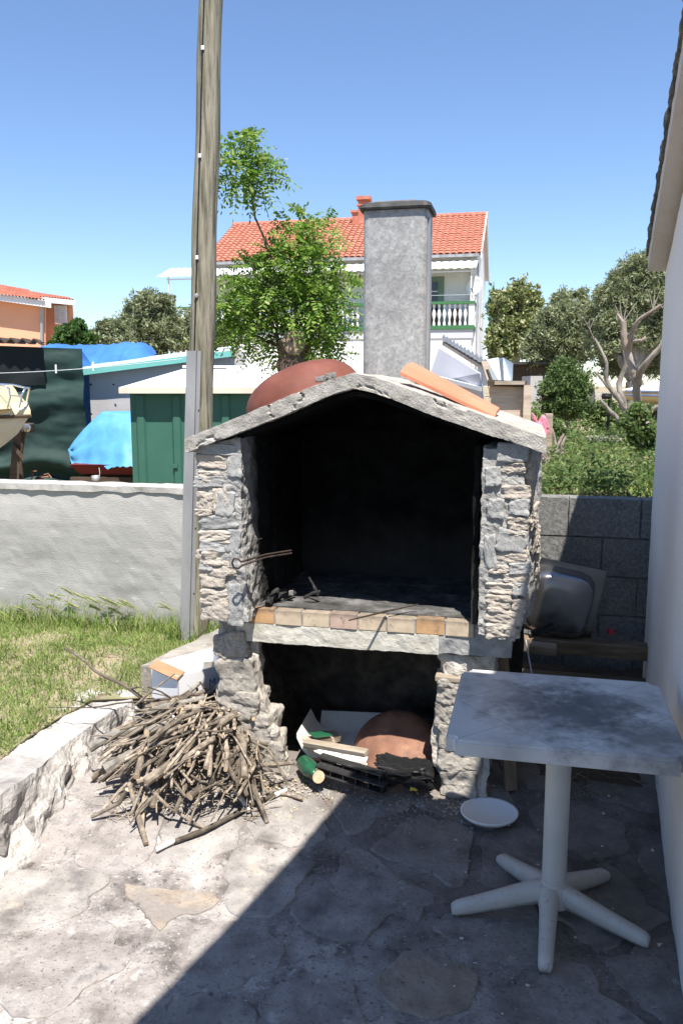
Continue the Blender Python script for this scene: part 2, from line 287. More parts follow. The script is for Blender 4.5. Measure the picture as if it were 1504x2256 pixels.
M_whitemetal = mat('white_sheet', [(.70,.70,.70),(.76,.75,.74)], 3, 5, .6, 0)
M_shedroof = mat('worn_white_shed_roof', [(.62,.59,.56),(.74,.72,.70)], 2, 6, .7, 0, spots=[((.45,.33,.25), 4, .6, .1, .5)])
M_creamtrim = mat('cream_trim', [(.60,.52,.42),(.68,.60,.50)], 3, 5, .7, 0)
M_greenp = mat('green_paint', [(.045,.15,.06),(.06,.19,.08)], 3, 5, .7, 0)
M_greentrim = mat('pale_green_surround', [(.16,.24,.18),(.20,.28,.22)], 3, 5, .7, 0)
M_shed = mat('green_shed_sheet', [(.035,.11,.082),(.045,.135,.10)], 2, 6, .55, .1, 10, .01, spots=[((.025,.09,.06), 3, .6, .1, .4)])
M_teal = mat('teal_fascia', [(.14,.40,.36),(.17,.46,.41)], 3, 5, .6, 0)
M_greytarp = mat('grey_canvas', [(.38,.365,.355),(.44,.425,.415)], 1.5, 6, .8, .3, 4, .02)
M_slate = mat('pale_blue_roof_sheet', [(.46,.52,.56),(.54,.60,.64)], 2, 6, .6, 0)
M_shadenet = mat('dark_green_net', [(.008,.022,.02),(.012,.035,.03),(.018,.05,.042)], 1.5, 6, .7, .3, 5, .03)
M_blacknet = mat('black_net', [(.004,.008,.009),(.008,.014,.015)], 1.5, 6, .7, .2, 5, .02)
M_bluetarp = mat('royal_blue_tarp', [(.03,.11,.34),(.06,.20,.48)], 1.5, 6, .35, .4, 5, .03, spec=.5)
M_skytarp = mat('sky_blue_tarp', [(.07,.25,.46),(.09,.31,.55),(.13,.37,.60)], 2.5, 6, .5, .3, 8, .02, spec=.4)
M_hullred = mat('red_hull', [(.13,.012,.012),(.17,.02,.02)], 3, 5, .6, 0)
M_timber = mat('dark_timber', [(.05,.035,.025),(.10,.07,.05)], 6, 6, .9, .4, 20, .004, stretch=(.5,3,3))
M_cream = mat('cream_gelcoat', [(.66,.55,.32),(.72,.61,.38)], 3, 5, .4, 0, spec=.5)
M_hull = mat('pale_hull', [(.50,.49,.42),(.58,.57,.50)], 2, 5, .5, 0, spec=.4)
M_chrome = mat('chrome_rail', [(.60,.60,.60),(.70,.70,.70)], 3, 3, .15, 0, metal=.9)
M_darkglass = mat('dark_window_glass', [(.015,.018,.022),(.025,.03,.035)], 3, 3, .1, 0, spec=.6)
M_orange = mat('salmon_render', [(.72,.34,.20),(.78,.40,.25)], .4, 5, .9, 0)
M_rope = mat('pale_cord', [(.50,.55,.58),(.60,.64,.66)], 20, 3, .8, 0)
M_cable = mat('black_cable', [(.012,.012,.012),(.02,.02,.02)], 20, 3, .5, 0)
M_shedboard = mat('weathered_board', [(.34,.26,.19),(.46,.37,.29),(.52,.43,.35)], 4, 8, .9, .3, 12, .01, stretch=(.6,.6,5))
M_deadgrass = mat('dry_straw', [(1,1,1)], 5, 4, .8, 0, island=[(.30,.22,.12),(.42,.34,.21),(.22,.16,.09)], spec=.2)
M_chip = mat('pale_chips', [(.55,.53,.50),(.68,.66,.63)], 5, 3, .9, 0)

# table top: white plastic with faint marbling, inlaid diagonal lines and a soot stain
def table_material():
    m = mat('marbled_table_top', [(.40,.39,.385),(.56,.545,.535),(.64,.625,.61)], 5, 10, .42, .1, 60, .001, spots=[((.25,.255,.275), 6, .55, .12, .55)], spec=.4)
    nt = m.node_tree; L = nt.links; bs = nt.nodes['Principled BSDF']; src = bs.inputs['Base Color'].links[0].from_socket
    tc = nnode(nt, 'ShaderNodeTexCoord'); sx = nnode(nt, 'ShaderNodeSeparateXYZ'); L.new(tc.outputs['Object'], sx.inputs[0])
    def math_(op, a, b=None):
        n = nnode(nt, 'ShaderNodeMath', operation=op)
        for i, q in enumerate((a, b)):
            if q is None: continue
            if isinstance(q, (int, float)): n.inputs[i].default_value = q
            else: L.new(q, n.inputs[i])
        return n.outputs[0]
    col = src
    lines = None
    for s in (1, -1):
        e = math_('ADD', sx.outputs[0], math_('MULTIPLY', sx.outputs[1], s))
        fr = math_('ABSOLUTE', math_('SUBTRACT', math_('FRACT', math_('ADD', math_('MULTIPLY', e, 1/.33), .5)), .5))
        ln = math_('LESS_THAN', fr, .006); lines = ln if lines is None else math_('MAXIMUM', lines, ln)
    mx = nnode(nt, 'ShaderNodeMixRGB'); L.new(math_('MULTIPLY', math_('MULTIPLY', lines, math_('GREATER_THAN', sx.outputs[2], .7195)), .5), mx.inputs[0]); L.new(col, mx.inputs[1]); mx.inputs[2].default_value = (.10,.10,.11,1); col = mx.outputs[0]
    for cx, cy, r, amt in ((.02, -.04, .27, .88), (.14, .09, .20, .7), (.22, -.18, .24, .7), (-.12,.06,.20,.45), (.0,.22,.14,.4)):
        vd = nnode(nt, 'ShaderNodeVectorMath', operation='DISTANCE'); L.new(tc.outputs['Object'], vd.inputs[0]); vd.inputs[1].default_value = (cx, cy, .72)
        n = nnode(nt, 'ShaderNodeTexNoise'); n.inputs['Scale'].default_value = 9; n.inputs['Detail'].default_value = 10; n.inputs['Roughness'].default_value = .7; L.new(tc.outputs['Object'], n.inputs[0])
        d = math_('ADD', vd.outputs['Value'], math_('MULTIPLY', math_('SUBTRACT', n.outputs[0], .5), .55))
        mr = nnode(nt, 'ShaderNodeMapRange'); mr.inputs[1].default_value = r; mr.inputs[2].default_value = r*.25; mr.inputs[3].default_value = 0; mr.inputs[4].default_value = amt; L.new(d, mr.inputs[0])
        mx = nnode(nt, 'ShaderNodeMixRGB'); L.new(mr.outputs[0], mx.inputs[0]); L.new(col, mx.inputs[1]); mx.inputs[2].default_value = (.055,.05,.052,1); col = mx.outputs[0]
    L.new(col, bs.inputs['Base Color']); return m
M_tabletop = table_material()

def font_to_mesh(fo):
    me = bpy.data.meshes.new_from_object(fo); nm = fo.name; o = bpy.data.objects.new('x', me); link(o); o.parent = fo.parent; o.location = fo.location; o.rotation_euler = fo.rotation_euler
    bpy.data.objects.remove(fo); o.name = nm; return o
# ------------------------------------------------------------ generic pieces
random.seed(7)
def rock_mesh(seed, n=9, chisel=.16, layer=.03):
    rnd = random.Random(seed); V = []; F = []; idx = {}
    off = Vector((seed*3.1, seed*1.7, seed*.9))
    def vi(t):
        k = tuple(round(x, 4) for x in t)
        if k not in idx:
            p = Vector(t); e = 11.0
            q = (abs(p.x)**e + abs(p.y)**e + abs(p.z)**e)**(1/e); p = p / q * .5
            p *= 1 + .12*fbm(p+off, 1.7, 2) - chisel * vor(p+off, 2.6)
            p += p.normalized() * (layer * ridge(Vector((p.x*.8,p.y,p.z*1.15)) + off, 2.2, 4) * .9 + .030*fbm(p+off, 6, 5) - .06*min(.35, vor(p+off*2, 4.5)))
            idx[k] = len(V); V.append(p)
        return idx[k]
    for a, b, c in ((0,1,2),(1,2,0),(2,0,1)):
        for s in (-1, 1):
            for i in range(n):
                for j in range(n):
                    q = []
                    for di, dj in ((0,0),(1,0),(1,1),(0,1)):
                        t = [0,0,0]; t[a] = 2*(i+di)/n-1; t[b] = 2*(j+dj)/n-1; t[c] = s; q.append(vi(t))
                    F.append(tuple(q) if s > 0 else tuple(reversed(q)))
    return V, F
ROCKS = {}
def rock(parent, c, size, rot=(0,0,0), m=None, kind=0, name='stone', tex=None):
    key = (kind, m.name)
    if key not in ROCKS:
        V, F = rock_mesh(kind + 1, 15, .13, .035)
        me = bpy.data.meshes.new('stone'); me.from_pydata([tuple(v) for v in V], [], F); me.materials.append(m); ROCKS[key] = me
    o = bpy.data.objects.new(name, ROCKS[key]); link(o); o.parent = parent
    o.location = c; o.scale = size; o.rotation_euler = rot
    return o
def leaves_mesh(C, Dv, Up, ln, wd, curl=.0):
    """C centres, Dv long axes, Up side axes (numpy Nx3) -> 4-vertex rhombic leaves"""
    N = len(C); a = C - Dv*ln[:,None]*.5; b = C + Up*wd[:,None]*.5 ; c = C + Dv*ln[:,None]*.5; d = C - Up*wd[:,None]*.5
    V = np.stack([a, b, c, d], 1).reshape(-1, 3); F = np.arange(4*N).reshape(-1, 4)
    return V, F
def np_build(name, V, F, mats, parent=None, **k):
    me = bpy.data.meshes.new(name); nv = len(V); nf = len(F); q = F.shape[1]
    me.vertices.add(nv); me.vertices.foreach_set('co', np.asarray(V, dtype=np.float32).ravel())
    me.loops.add(nf*q); me.loops.foreach_set('vertex_index', np.asarray(F, dtype=np.int32).ravel())
    me.polygons.add(nf); me.polygons.foreach_set('loop_start', np.arange(0, nf*q, q, dtype=np.int32)); me.polygons.foreach_set('loop_total', np.full(nf, q, dtype=np.int32))
    me.update(calc_edges=True)
    return mobj(name, me, parent, mats, **k)
def unit(a): return a / np.maximum(1e-9, np.linalg.norm(a, axis=1))[:,None]
def crown(name, clumps, n, ln, wd, m, parent, seed, droop=0.0, shell=.55, **k):
    """clumps: (x,y,z,rx,ry,rz); leaves scattered on and in uneven clumps"""
    rs = np.random.RandomState(seed); cl = np.array(clumps, float); wts = (cl[:,3]*cl[:,5]); wts /= wts.sum()
    # sub-clumps: twigs tips gathered on the surfaces of the clumps
    nt_ = max(20, n // 28); ci = rs.choice(len(cl), nt_, p=wts); d = unit(rs.normal(size=(nt_, 3))); rad = shell + (1-shell)*rs.rand(nt_)
    rad *= .75 + .5*rs.rand(nt_)**2
    T = cl[ci,:3] + d*cl[ci,3:6]*rad[:,None]
    ti = rs.randint(0, nt_, n); sg = np.minimum(cl[ci[ti],3], cl[ci[ti],5])*.16
    C = T[ti] + rs.normal(size=(n,3))*sg[:,None]
    D = unit(rs.normal(size=(n,3)) + d[ti]*.8 + np.array([0,0,-droop])); U = unit(np.cross(D, rs.normal(size=(n,3))))
    l = ln*(.6+.8*rs.rand(n)); V, F = leaves_mesh(C, D, U, l, wd*(.6+.8*rs.rand(n)))
    return np_build(name, V, F, m, parent, **k)
def limbs(name, paths, m, parent, n=8, wob=.0, **k):
    mb = MB()
    for pts, r0, r1 in paths:
        pts = [Vector(p) for p in pts]; P = []
        for i in range(len(pts)-1):
            for t in range(4): P.append(pts[i].lerp(pts[i+1], t/4))
        P.append(pts[-1]); N = len(P)
        P = [p + Vector((fbm(p*1.0+Vector((1,2,3)), 2.1, 2), fbm(p+Vector((5,1,9)), 2.1, 2), 0))*wob for p in P]
        rr = [mix(r0, r1, i/(N-1))*(1+.12*math.sin(i*2.3)) for i in range(N)]
        mb.tube(P, rr, n)
    return mb.build(name, m, parent, smooth=True, **k)

# ------------------------------------------------------------ ground: terrace, lawn, yard and garden
BO = Vector((-.393, 3.35, 0)); BTH = math.atan2(-.21, .924)
BA = Vector((math.cos(BTH), math.sin(BTH), 0)); BB = Vector((-BA.y, BA.x, 0))
def BW(a, b, z): return BO + BA*a + BB*b + Vector((0, 0, z))
def floor_z(x, y):
    return .08*sstep(2.55, 3.35, y) + .007*fbm((x, y, 0), 2.2, 3)
def edge_x(y):   # foot of the low stone wall on the left
    return -1.19 + (y-2.65)*.20 + .02*math.sin(y*7)
x0, x1, y0, y1, st = -1.7, 1.75, -1.5, 4.85, .025
nx, ny = int((x1-x0)/st), int((y1-y0)/st)
V = []; F = []
for j in range(ny+1):
    for i in range(nx+1):
        x = mix(x0, x1, i/nx); y = mix(y0, y1, j/ny); z = floor_z(x, y)
        if y > 1.6: z += .0035*ridge((x, y, 3), 9, 3) + .002*fbm((x, y, 1), 30, 2)
        V.append((x, y, z))
for j in range(ny):
    for i in range(nx): a = j*(nx+1)+i; F.append((a, a+1, a+nx+2, a+nx+1))
posmix(M_floor, (.072,.060,.050), (.55, .45, 0), 1.0, 1.6, 3.5, 1.2, .68)  # dirt, and terrace shade painted into the mortar towards the far right
for m_ in M_flag: posmix(m_, (.088,.073,.06), (.55, .45, 0), 1.05, 1.8, 4, 1.2, .6)  # flagstones get the same mix of dirt and painted shade
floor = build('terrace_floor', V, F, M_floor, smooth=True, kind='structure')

# flagstones: irregular polygons grown round hand-placed seeds
seeds = [(-.60,2.53),(-.02,2.40),(.30,2.86),(-.22,3.0),(.26,2.18),(-1.0,2.62),(-.84,2.28),(-.55,2.93),(.12,2.66),(-.33,2.28),(-.28,2.72),
         (.52,2.42),(.62,2.05),(.85,2.55),(-.1,2.08),(-.62,2.08),(-.36,1.98),(.95,2.95),(.68,2.78),(1.18,3.25),(.88,3.35),(.5,3.2),(-.85,2.92),
         (.1,3.12),(-.9,3.2),(.36,1.88),(.8,1.75),(0,1.8),(-.75,1.75),(1.0,2.2),(1.25,2.75),(-1.1,1.95),(-1.05,2.95),(.55,1.6),(.2,1.5),(-.3,1.6),
         (1.3,3.7),(.95,3.8),(1.1,1.9)]
tint = [1,2,0,2,1,2,0,2,0,0,2,0,0,2,0,0,2,0,0,0,1,0,0,2,0,0,1,0,2,0,0,0,0,0,1,0,0,0,0]
SHAPES = {0: [(272,1956),(330,1960),(400,1966),(470,1974),(484,1990),(452,2010),(400,2022),(352,2050),(326,2036),(306,2004),(284,1986)],
          1: [(642,2016),(664,1976),(700,1948),(770,1930),(850,1938),(890,1958),(880,1990),(850,2030),(806,2072),(750,2082),(694,2062),(656,2040)]}
def clip_poly(P, a, b):
    mid = ((a[0]+b[0])/2, (a[1]+b[1])/2); n = (b[0]-a[0], b[1]-a[1]); out = []
    for i in range(len(P)):
        p, q = P[i], P[(i+1) % len(P)]; dp = (p[0]-mid[0])*n[0]+(p[1]-mid[1])*n[1]; dq = (q[0]-mid[0])*n[0]+(q[1]-mid[1])*n[1]
        if dp <= 0: out.append(p)
        if dp*dq < 0: t = dp/(dp-dq); out.append((p[0]+(q[0]-p[0])*t, p[1]+(q[1]-p[1])*t))
    return out
for si, s in enumerate(seeds):
    P = [(s[0]+dx, s[1]+dy) for dx, dy in ((-.32,-.22),(.32,-.22),(.32,.22),(-.32,.22))]
    for t in seeds:
        if t != s: P = clip_poly(P, s, t)
    if len(P) < 3: continue
    cx = sum(p[0] for p in P)/len(P); cy = sum(p[1] for p in P)/len(P)
    rnd = random.Random(si*11+2); inset = rnd.uniform(.80, .95) if tint[si] != 1 else .70
    ring = []
    for i in range(len(P)):
        p, q = P[i], P[(i+1) % len(P)]; L_ = math.hypot(q[0]-p[0], q[1]-p[1]); k = max(1, int(L_/.022))
        for t in range(k): ring.append((p[0]+(q[0]-p[0])*t/k, p[1]+(q[1]-p[1])*t/k))
    # round corners then roughen
    for _ in range(4):
        ring = [((ring[i-1][0]+2*ring[i][0]+ring[(i+1) % len(ring)][0])/4, (ring[i-1][1]+2*ring[i][1]+ring[(i+1) % len(ring)][1])/4) for i in range(len(ring))]
    rr = []
    for x, y in ring:
        f_ = inset*(1 + .34*fbm((x, y, si*3.3), 5, 5)); rr.append((cx+(x-cx)*f_, cy+(y-cy)*f_))
    if si in SHAPES:      # the two brown slabs one can make out clearly
        Q = [PZ(u, v, floor_z(PZ(u, v, .03).x, PZ(u, v, .03).y)) for u, v in SHAPES[si]]; rr = []
        for i in range(len(Q)):
            for t in range(6):
                p = Q[i].lerp(Q[(i+1) % len(Q)], t/6); p = p + Vector((fbm((p.x, p.y, 1), 16, 3), fbm((p.x, p.y, 5), 16, 3), 0))*.014; rr.append((p.x, p.y))
        cx = sum(p[0] for p in rr)/len(rr); cy = sum(p[1] for p in rr)/len(rr)
    V = []; F = []; n = len(rr); hh = rnd.uniform(.004, .008)
    for k, (f_, dz) in enumerate(((1.02,-.012),(1.0,hh-.003),(.97,hh),(.85,hh),(.7,hh),(.52,hh),(.35,hh),(.18,hh))):
        for x, y in rr:
            X = cx+(x-cx)*f_; Y = cy+(y-cy)*f_
            V.append((X, Y, floor_z(X, Y) + dz + (.005*fbm((X, Y, si), 7, 4)+.003*ridge((X, Y, si), 11, 3) if k > 1 else 0)))
    for k in range(7):
        for i in range(n): F.append((k*n+i, k*n+(i+1) % n, (k+1)*n+(i+1) % n, (k+1)*n+i))
    V.append((cx, cy, floor_z(cx, cy)+hh)); F += [(7*n+i, 7*n+(i+1) % n, 8*n) for i in range(n)]
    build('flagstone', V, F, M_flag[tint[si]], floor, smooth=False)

# lawn strip behind the low stone wall
WB = 1.55                                     # local depth of the boundary wall's front face
def lawn_z(x, y): return .235 - .035*sstep(3.2, 5.0, y) + .015*fbm((x, y, 4), 3, 3)
V = []; F = []; nx, ny = 60, 70
for j in range(ny+1):
    for i in range(nx+1):
        x = mix(-4.2, -.55, i/nx); y = mix(1.5, 6.2, j/ny); V.append((x, y, lawn_z(x, y)))
V = [(x if x < edge_x(y)-.29 or y > 3.9 else edge_x(y)-.29, y, z) for x, y, z in V]
for j in range(ny):
    for i in range(nx): a = j*(nx+1)+i; F.append((a, a+1, a+nx+2, a+nx+1))
build('lawn_ground', V, F, M_lawnsoil, smooth=True, kind='structure')

def blades(name, pts, h, wd, m, seed, lean=.5, **k):
    rs = np.random.RandomState(seed); P = np.array(pts, float); N = len(P)
    hh = h*(.4+.9*rs.rand(N)); az = rs.rand(N)*2*PI; ln = lean*rs.rand(N)*1.2
    D = np.stack([np.cos(az)*ln, np.sin(az)*ln, np.ones(N)], 1); D = unit(D); az2 = rs.rand(N)*2*PI
    S = np.stack([np.cos(az2), np.sin(az2), np.zeros(N)], 1)*(wd*(.5+rs.rand(N)))[:,None]
    m1 = P + D*hh[:,None]*.55; D2 = unit(D*np.array([2.2,2.2,1.0])); tip = m1 + D2*hh[:,None]*.55
    V = np.stack([P-S*.5, P+S*.5, m1+S*.4, m1-S*.4, tip+S*.08, tip-S*.08], 1).reshape(-1, 3)
    b = np.arange(N)*6; F = np.concatenate([np.stack([b,b+1,b+2,b+3], 1), np.stack([b+3,b+2,b+4,b+5], 1)])
    return np_build(name, V, F, m, **k)
rnd = random.Random(5); pts = []; dry = []
wall_y = lambda x: 5.04 - .2273*(x + 1.0) + .02
while len(pts) < 42000:
    x = rnd.uniform(-2.6, -.72); y = rnd.uniform(2.3, 5.45)
    if y > wall_y(x) + .0 or (y < 3.9 and x > edge_x(y) - .29 + .035*fbm((x, y, 9), 8, 3)): continue
    if y > 3.8 and x > -.93 + (y-3.85)*.47: continue
    g = fbm((x, y, 0), 2.6, 3); 
    if rnd.random() < .62 + 1.0*g + .15*sstep(4.2, 5, y):
        pts.append((x, y, lawn_z(x, y)-.004))
    elif rnd.random() < .22: dry.append((x, y, lawn_z(x, y)-.004))
blades('lawn_grass', pts, .045, .0045, M_grass, 3, 1.4, kind='stuff')
blades('dry_grass_thatch', dry, .03, .004, M_deadgrass, 4, 2.2, kind='stuff')
pts = []
while len(pts) < 1300:
    x = rnd.uniform(-2.5, -.62); y = wall_y(x) - abs(rnd.gauss(0, .07)) - .01
    if noise.noise(Vector((x*3, 0, 0))) + rnd.random()*.9 > .35: pts.append((x, y, lawn_z(x, y)-.004))
for _ in range(500):      # clump round the pole foot
    a = rnd.uniform(0, 2*PI); r = rnd.uniform(.06, .17); pts.append((-.93+math.cos(a)*r, 4.93+math.sin(a)*r*.7, .19))
blades('tall_grass_by_wall', pts, .12, .006, M_grass, 8, .7, kind='stuff')
# wild barley with nodding ears against the wall
def barley(x, y, h, az, nlab):
    mb = MB(); z0 = lawn_z(x, y)-.01; dx, dy = math.cos(az), math.sin(az)
    P = [Vector((x, y, z0)), Vector((x+.1*h*dx, y+.05*h*dy, z0+h*.55)), Vector((x+.22*h*dx, y+.1*h*dy, z0+h*.92)), Vector((x+.34*h*dx, y+.14*h*dy, z0+h*.97))]
    mb.tube(P, .0016, 4)
    e0 = P[-1]; d = Vector((dx, dy*.3, -.55)).normalized(); r_ = random.Random(nlab)
    for i in range(34):
        t = i/34; p = e0 + d*.075*t; s = Vector((r_.uniform(-1,1), r_.uniform(-1,1), r_.uniform(-1,1))).normalized()*.006
        tip = p + d*r_.uniform(.05,.075) + s*3.5; q = d.cross(s).normalized()*.0016
        mb.add([p+s-q, p+s+q, tip], [(0,1,2)], 1); mb.add([p-s*.4, p+s+q*2, p+d*.02+s], [(0,1,2)], 1)
    mb.add([P[1], P[1]+Vector((dx*.05,0,.07)), P[1]+Vector((dx*.12,0,.05)), P[1]+Vector((dx*.05,0,.06))], [(0,1,2,3)], 0)
    return mb.build('wild_barley', [M_grass, M_barley], label='wild barley stem with a nodding bristly ear against the grey wall', cat='grass plant', group='wild barley growing along the wall')
for i, (u, v) in enumerate(((52,1305),(95,1303),(118,1290),(150,1300),(178,1308),(205,1305),(222,1312),(250,1312),(68,1325),(135,1318),(190,1325),(235,1330),(260,1318),(100,1330),(342,1322),(30,1330))):
    p = PY(u, v, 5.0); y = wall_y(p.x)-random.uniform(.05,.16); p = PY(u, v, y); barley(p.x-.05, y, p.z-.2, random.choice((0.1, .2, -.2, .3)), i)

# low retaining wall on the left: rough mortared rock
rw = empty('stone_retaining_wall', (-1.25, 3, 0), 0, label='low rough pale stone retaining wall between the lawn and the terrace', cat='retaining wall')
def rwf(u, v, q):
    y = mix(1.4, 3.95, v); f0 = edge_x(y); z = mix(-.05, .245 + .02*math.sin(y*3) + .02*fbm((y,0,0),4,3), q)
    back = f0 - .42 - .10*sstep(3.5, 2.6, y); front = f0 + mix(.02, -.10, q)
    return (mix(back, front, u)+1.25, y-3, z)
def rwd(p): k_ = mix(1.0, .45, sstep(.15, .24, p.z)); return k_*(.024*ridge(p, 4.6, 6) + .015*fbm(p, 11, 5) - .028*vor(p, 7) + .006*ridge(p, 16, 3)) + .004*fbm(p,20,4)
rough('mortared_rubble', rwf, (.34, 2.5, .3), .016, rwd, M_rockwall, rw)
for i in range(12):
    y = 1.9 + i*.15; z = random.uniform(.03, .14); f0 = edge_x(y) - .045
    rock(rw, (f0 - .02 - z*.35 + 1.25, y-3, z), (random.uniform(.06,.1), random.uniform(.10,.19), random.uniform(.06,.12)), (random.uniform(-.3,.3), random.uniform(-.4,.1), random.uniform(-.3,.3)), M_rockwall, i % 6)
M_ledge = mat('brown_grey_ledge', [(.17,.155,.135),(.26,.24,.21),(.35,.32,.28)], 9, 10, .95, .8, 80, .004, spots=[((.46,.42,.37), 14, .62, .06, .6)])
# concrete ledge left of the barbecue
LQ = [PZ(310,1467,.37), PZ(470,1445,.37), PZ(560,1400,.37), PZ(480,1385,.37)]
def ledf(u, v, q):
    a = LQ[0].lerp(LQ[1]+Vector((.25,-.05,0)), u); b = LQ[3].lerp(LQ[3]+Vector((.6,-.1,0)), u); p = a.lerp(b, v); return (p.x, p.y, mix(.30, .37, q) if q > .0 else .12)
rough('concrete_ledge', ledf, (.5, .7, .2), .02, lambda p: .006*ridge(p, 7, 4), M_ledge, label='flat grey-brown concrete ledge between lawn and barbecue, behind the white box', cat='ledge')

# boundary wall: plastered half (left) and bare block half (right)
BROT = BTH
wl = empty('plastered_boundary_wall', tuple(BW(-2.5, WB, 0)), BROT, label='long grey plastered concrete boundary wall left of the barbecue', cat='wall')
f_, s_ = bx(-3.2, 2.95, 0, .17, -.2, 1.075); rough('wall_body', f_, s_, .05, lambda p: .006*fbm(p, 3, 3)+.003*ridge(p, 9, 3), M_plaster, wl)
f_, s_ = bx(-3.2, 2.95, -.012, .19, 1.077, 1.115); rough('coping', f_, s_, .03, lambda p: .006*fbm(p, 8, 3)+.004*ridge(p, 6, 4), M_wallcap, wl)
wr = empty('block_boundary_wall', tuple(BW(.5, WB, 0)), BROT, label='dark bare concrete block wall right of the barbecue', cat='wall')
f_, s_ = bx(-.04, 2.0, .012, .2, -.1, 1.112); rough('joint_mortar', f_, s_, .04, lambda p: .003*ridge(p, 12, 3), M_blockmortar, wr)
for row in range(5):
    z1_ = 1.122 - row*.222
    off = .857 if row % 2 == 0 else .66
    for k in range(-2, 4):
        a0 = off + k*.385; a1 = a0 + .375
        if a0 < -.05: continue
        a1 = min(a1, 1.99)
        if a1 - a0 < .05: continue
        f_, s_ = bx(a0, a1, -.003, .10, z1_-.212, z1_)
        rough('concrete_block', f_, s_, .022, lambda p: .0028*ridge(p, 22, 3)+.002*fbm(p+Vector((row,k,0)), 6, 2), M_block, wr)

# yard and garden behind the wall, out to the horizon
def gz(x, y):
    s = sstep(-.06, .12, x/max(y, 1)); near = 1.06 + .012*max(0, y-5)
    far = 0.0 + sstep(20, 34, y)*1.2
    z = mix(-.05+far*1.0, min(near, 1.35), s)
    return z + .03*fbm((x, y, 0), .7, 3)*sstep(60, 20, y)
V = []; F = []; ys = [0]+list(np.linspace(.3, 12, 50))+[13.5,15,17,19,21,24,27,30,34,38,44,52,62,80,110,160,260,420,700]
nx = 80
def gp(i, yy):
    t = i/nx*2-1; wdt = 6 + yy*1.1; return t*wdt
for j, d_ in enumerate(ys):
    for i in range(nx+1):
        x = gp(i, d_); yb = 3.35 + .18 + WB*1.0 - .2273*(x+.05) if abs(x) < 8 else 5.1 - .2273*math.copysign(8, x)
        y = yb + d_; V.append((x, y, gz(x, y)))
for j in range(len(ys)-1):
    for i in range(nx): a = j*(nx+1)+i; F.append((a, a+1, a+nx+2, a+nx+1))
build('garden_ground', V, F, M_soil, smooth=True, kind='structure')

# ------------------------------------------------------------ the neighbouring house wall on the right and its roofs
hs = empty('white_house', (1.647, 4.33, 0), 0, label='white stucco house with a low overhanging roof, at the right edge', cat='house')
wd_ = Vector((-.29, -.957, 0)); ho = Vector((1.647, 4.33, 0))
def hwf(u, v, q):
    p = wd_*mix(0, 7.0, v); z = mix(-.1, 2.30 + .344*7*v, q); lean = 0
    base = p + Vector((lean, 0, 0)); n = Vector((.957, -.29, 0))
    b = base + n*mix(0, 2.5, u); return (b.x, b.y, z)
rough('stucco_wall', hwf, (1.0, 7.0, 2.3), .055, lambda p: .004*fbm(p, 5, 3)+.002*ridge(p, 14, 4), M_housewall, hs)
E0 = Vector((1.58, 4.40, 2.325)); ed = Vector((-.290, -.957, .344))
def vrf(u, v, q):   # verge slab following the roof slope
    p = E0 + ed*mix(0, 6.5, v) - ho; n = Vector((.957, -.29, 0)); b = p + n*mix(0, 3.0, u); return (b.x, b.y, b.z + mix(0, .10, q))
rough('roof_slab', vrf, (1.2, 6.5, .1), .03, lambda p: .007*ridge(p, 10, 3) if False else .004*fbm(p, 14, 3), M_soffit, hs)
def vrt(u, v, q):
    p = E0 + ed*mix(-.012, 6.5, v) - ho; n = Vector((.957, -.29, 0)); b = p + n*mix(-.012, 3.0, u); return (b.x, b.y, b.z + mix(.085, .13, q))
rough('roof_covering', vrt, (1.2, 6.5, .05), .018, lambda p: .010*ridge(p, 12, 3)+.006*fbm(p, 30, 2), M_slabedge, hs)
# terrace roof over the camera: it casts the shadow across the paving
TQ = Vector((.04 - WX*2.75, 3.21 - WY*2.75, 2.75))
e1 = Vector((-.443 - WX*.3, -.897 - WY*.3, .3)); e2 = Vector((.324, -.079, 0)).normalized()
mb = MB(); A_ = TQ; B_ = TQ + e2*1.1; C_ = TQ + e1*4 + e2*2.2; D_ = TQ + e1*4; up = Vector((0, 0, .12))
mb.hexa([A_, B_, C_, D_, A_+up, B_+up, C_+up, D_+up]); mb.build('terrace_roof', M_soffit, label='concrete canopy slab over the terrace joined to the white house', cat='canopy')

# ------------------------------------------------------------ the stone barbecue (local frame: a along the front, b into the depth)
bq = empty('stone_barbecue', tuple(BO), BTH, label='rough stone and concrete garden barbecue with a gabled hood and open hearth', cat='barbecue')
def LQf(u, v, b):      # picture point on the plane at local depth b -> local a, z
    d = ray(u, v); t = (b + BO.dot(BB)) / d.dot(BB); P = Vector((0, 0, EYE)) + d*t - BO; return P.dot(BA), P.z
def mort_d(p):
    s = ridge(Vector((p.x*.9,p.y,p.z*1.1)), 6, 6); return .0065*s + .0055*fbm(p, 20, 5) + .0045*ridge(p+Vector((3,1,7)), 22, 4) - .003 - .010*max(0,.3-vor(Vector((p.x*.7,p.y,p.z*1.5)), 13))
def hood_outer(z, b, side):      # outer faces flare a little to the back and to the top
    if side > 0: return 1.10 + .07*sstep(-.1, .5, b) + .02*(z-.78)
    return -.155 - .03*sstep(-.1, .5, b) - .02*(z-.78)
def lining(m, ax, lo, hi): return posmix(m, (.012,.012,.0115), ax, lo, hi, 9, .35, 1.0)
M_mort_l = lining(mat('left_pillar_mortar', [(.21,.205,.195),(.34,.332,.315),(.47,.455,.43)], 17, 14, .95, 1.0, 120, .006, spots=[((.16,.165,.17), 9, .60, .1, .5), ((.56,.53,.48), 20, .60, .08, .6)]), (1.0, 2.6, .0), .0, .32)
M_mort_r = lining(mat('right_pillar_mortar', [(.21,.205,.195),(.34,.332,.315),(.47,.455,.43)], 17, 14, .95, 1.0, 120, .006, spots=[((.16,.165,.17), 9, .60, .1, .5), ((.56,.53,.48), 20, .60, .08, .6)]), (-4.0, .6, .0), -3.86, -3.78)
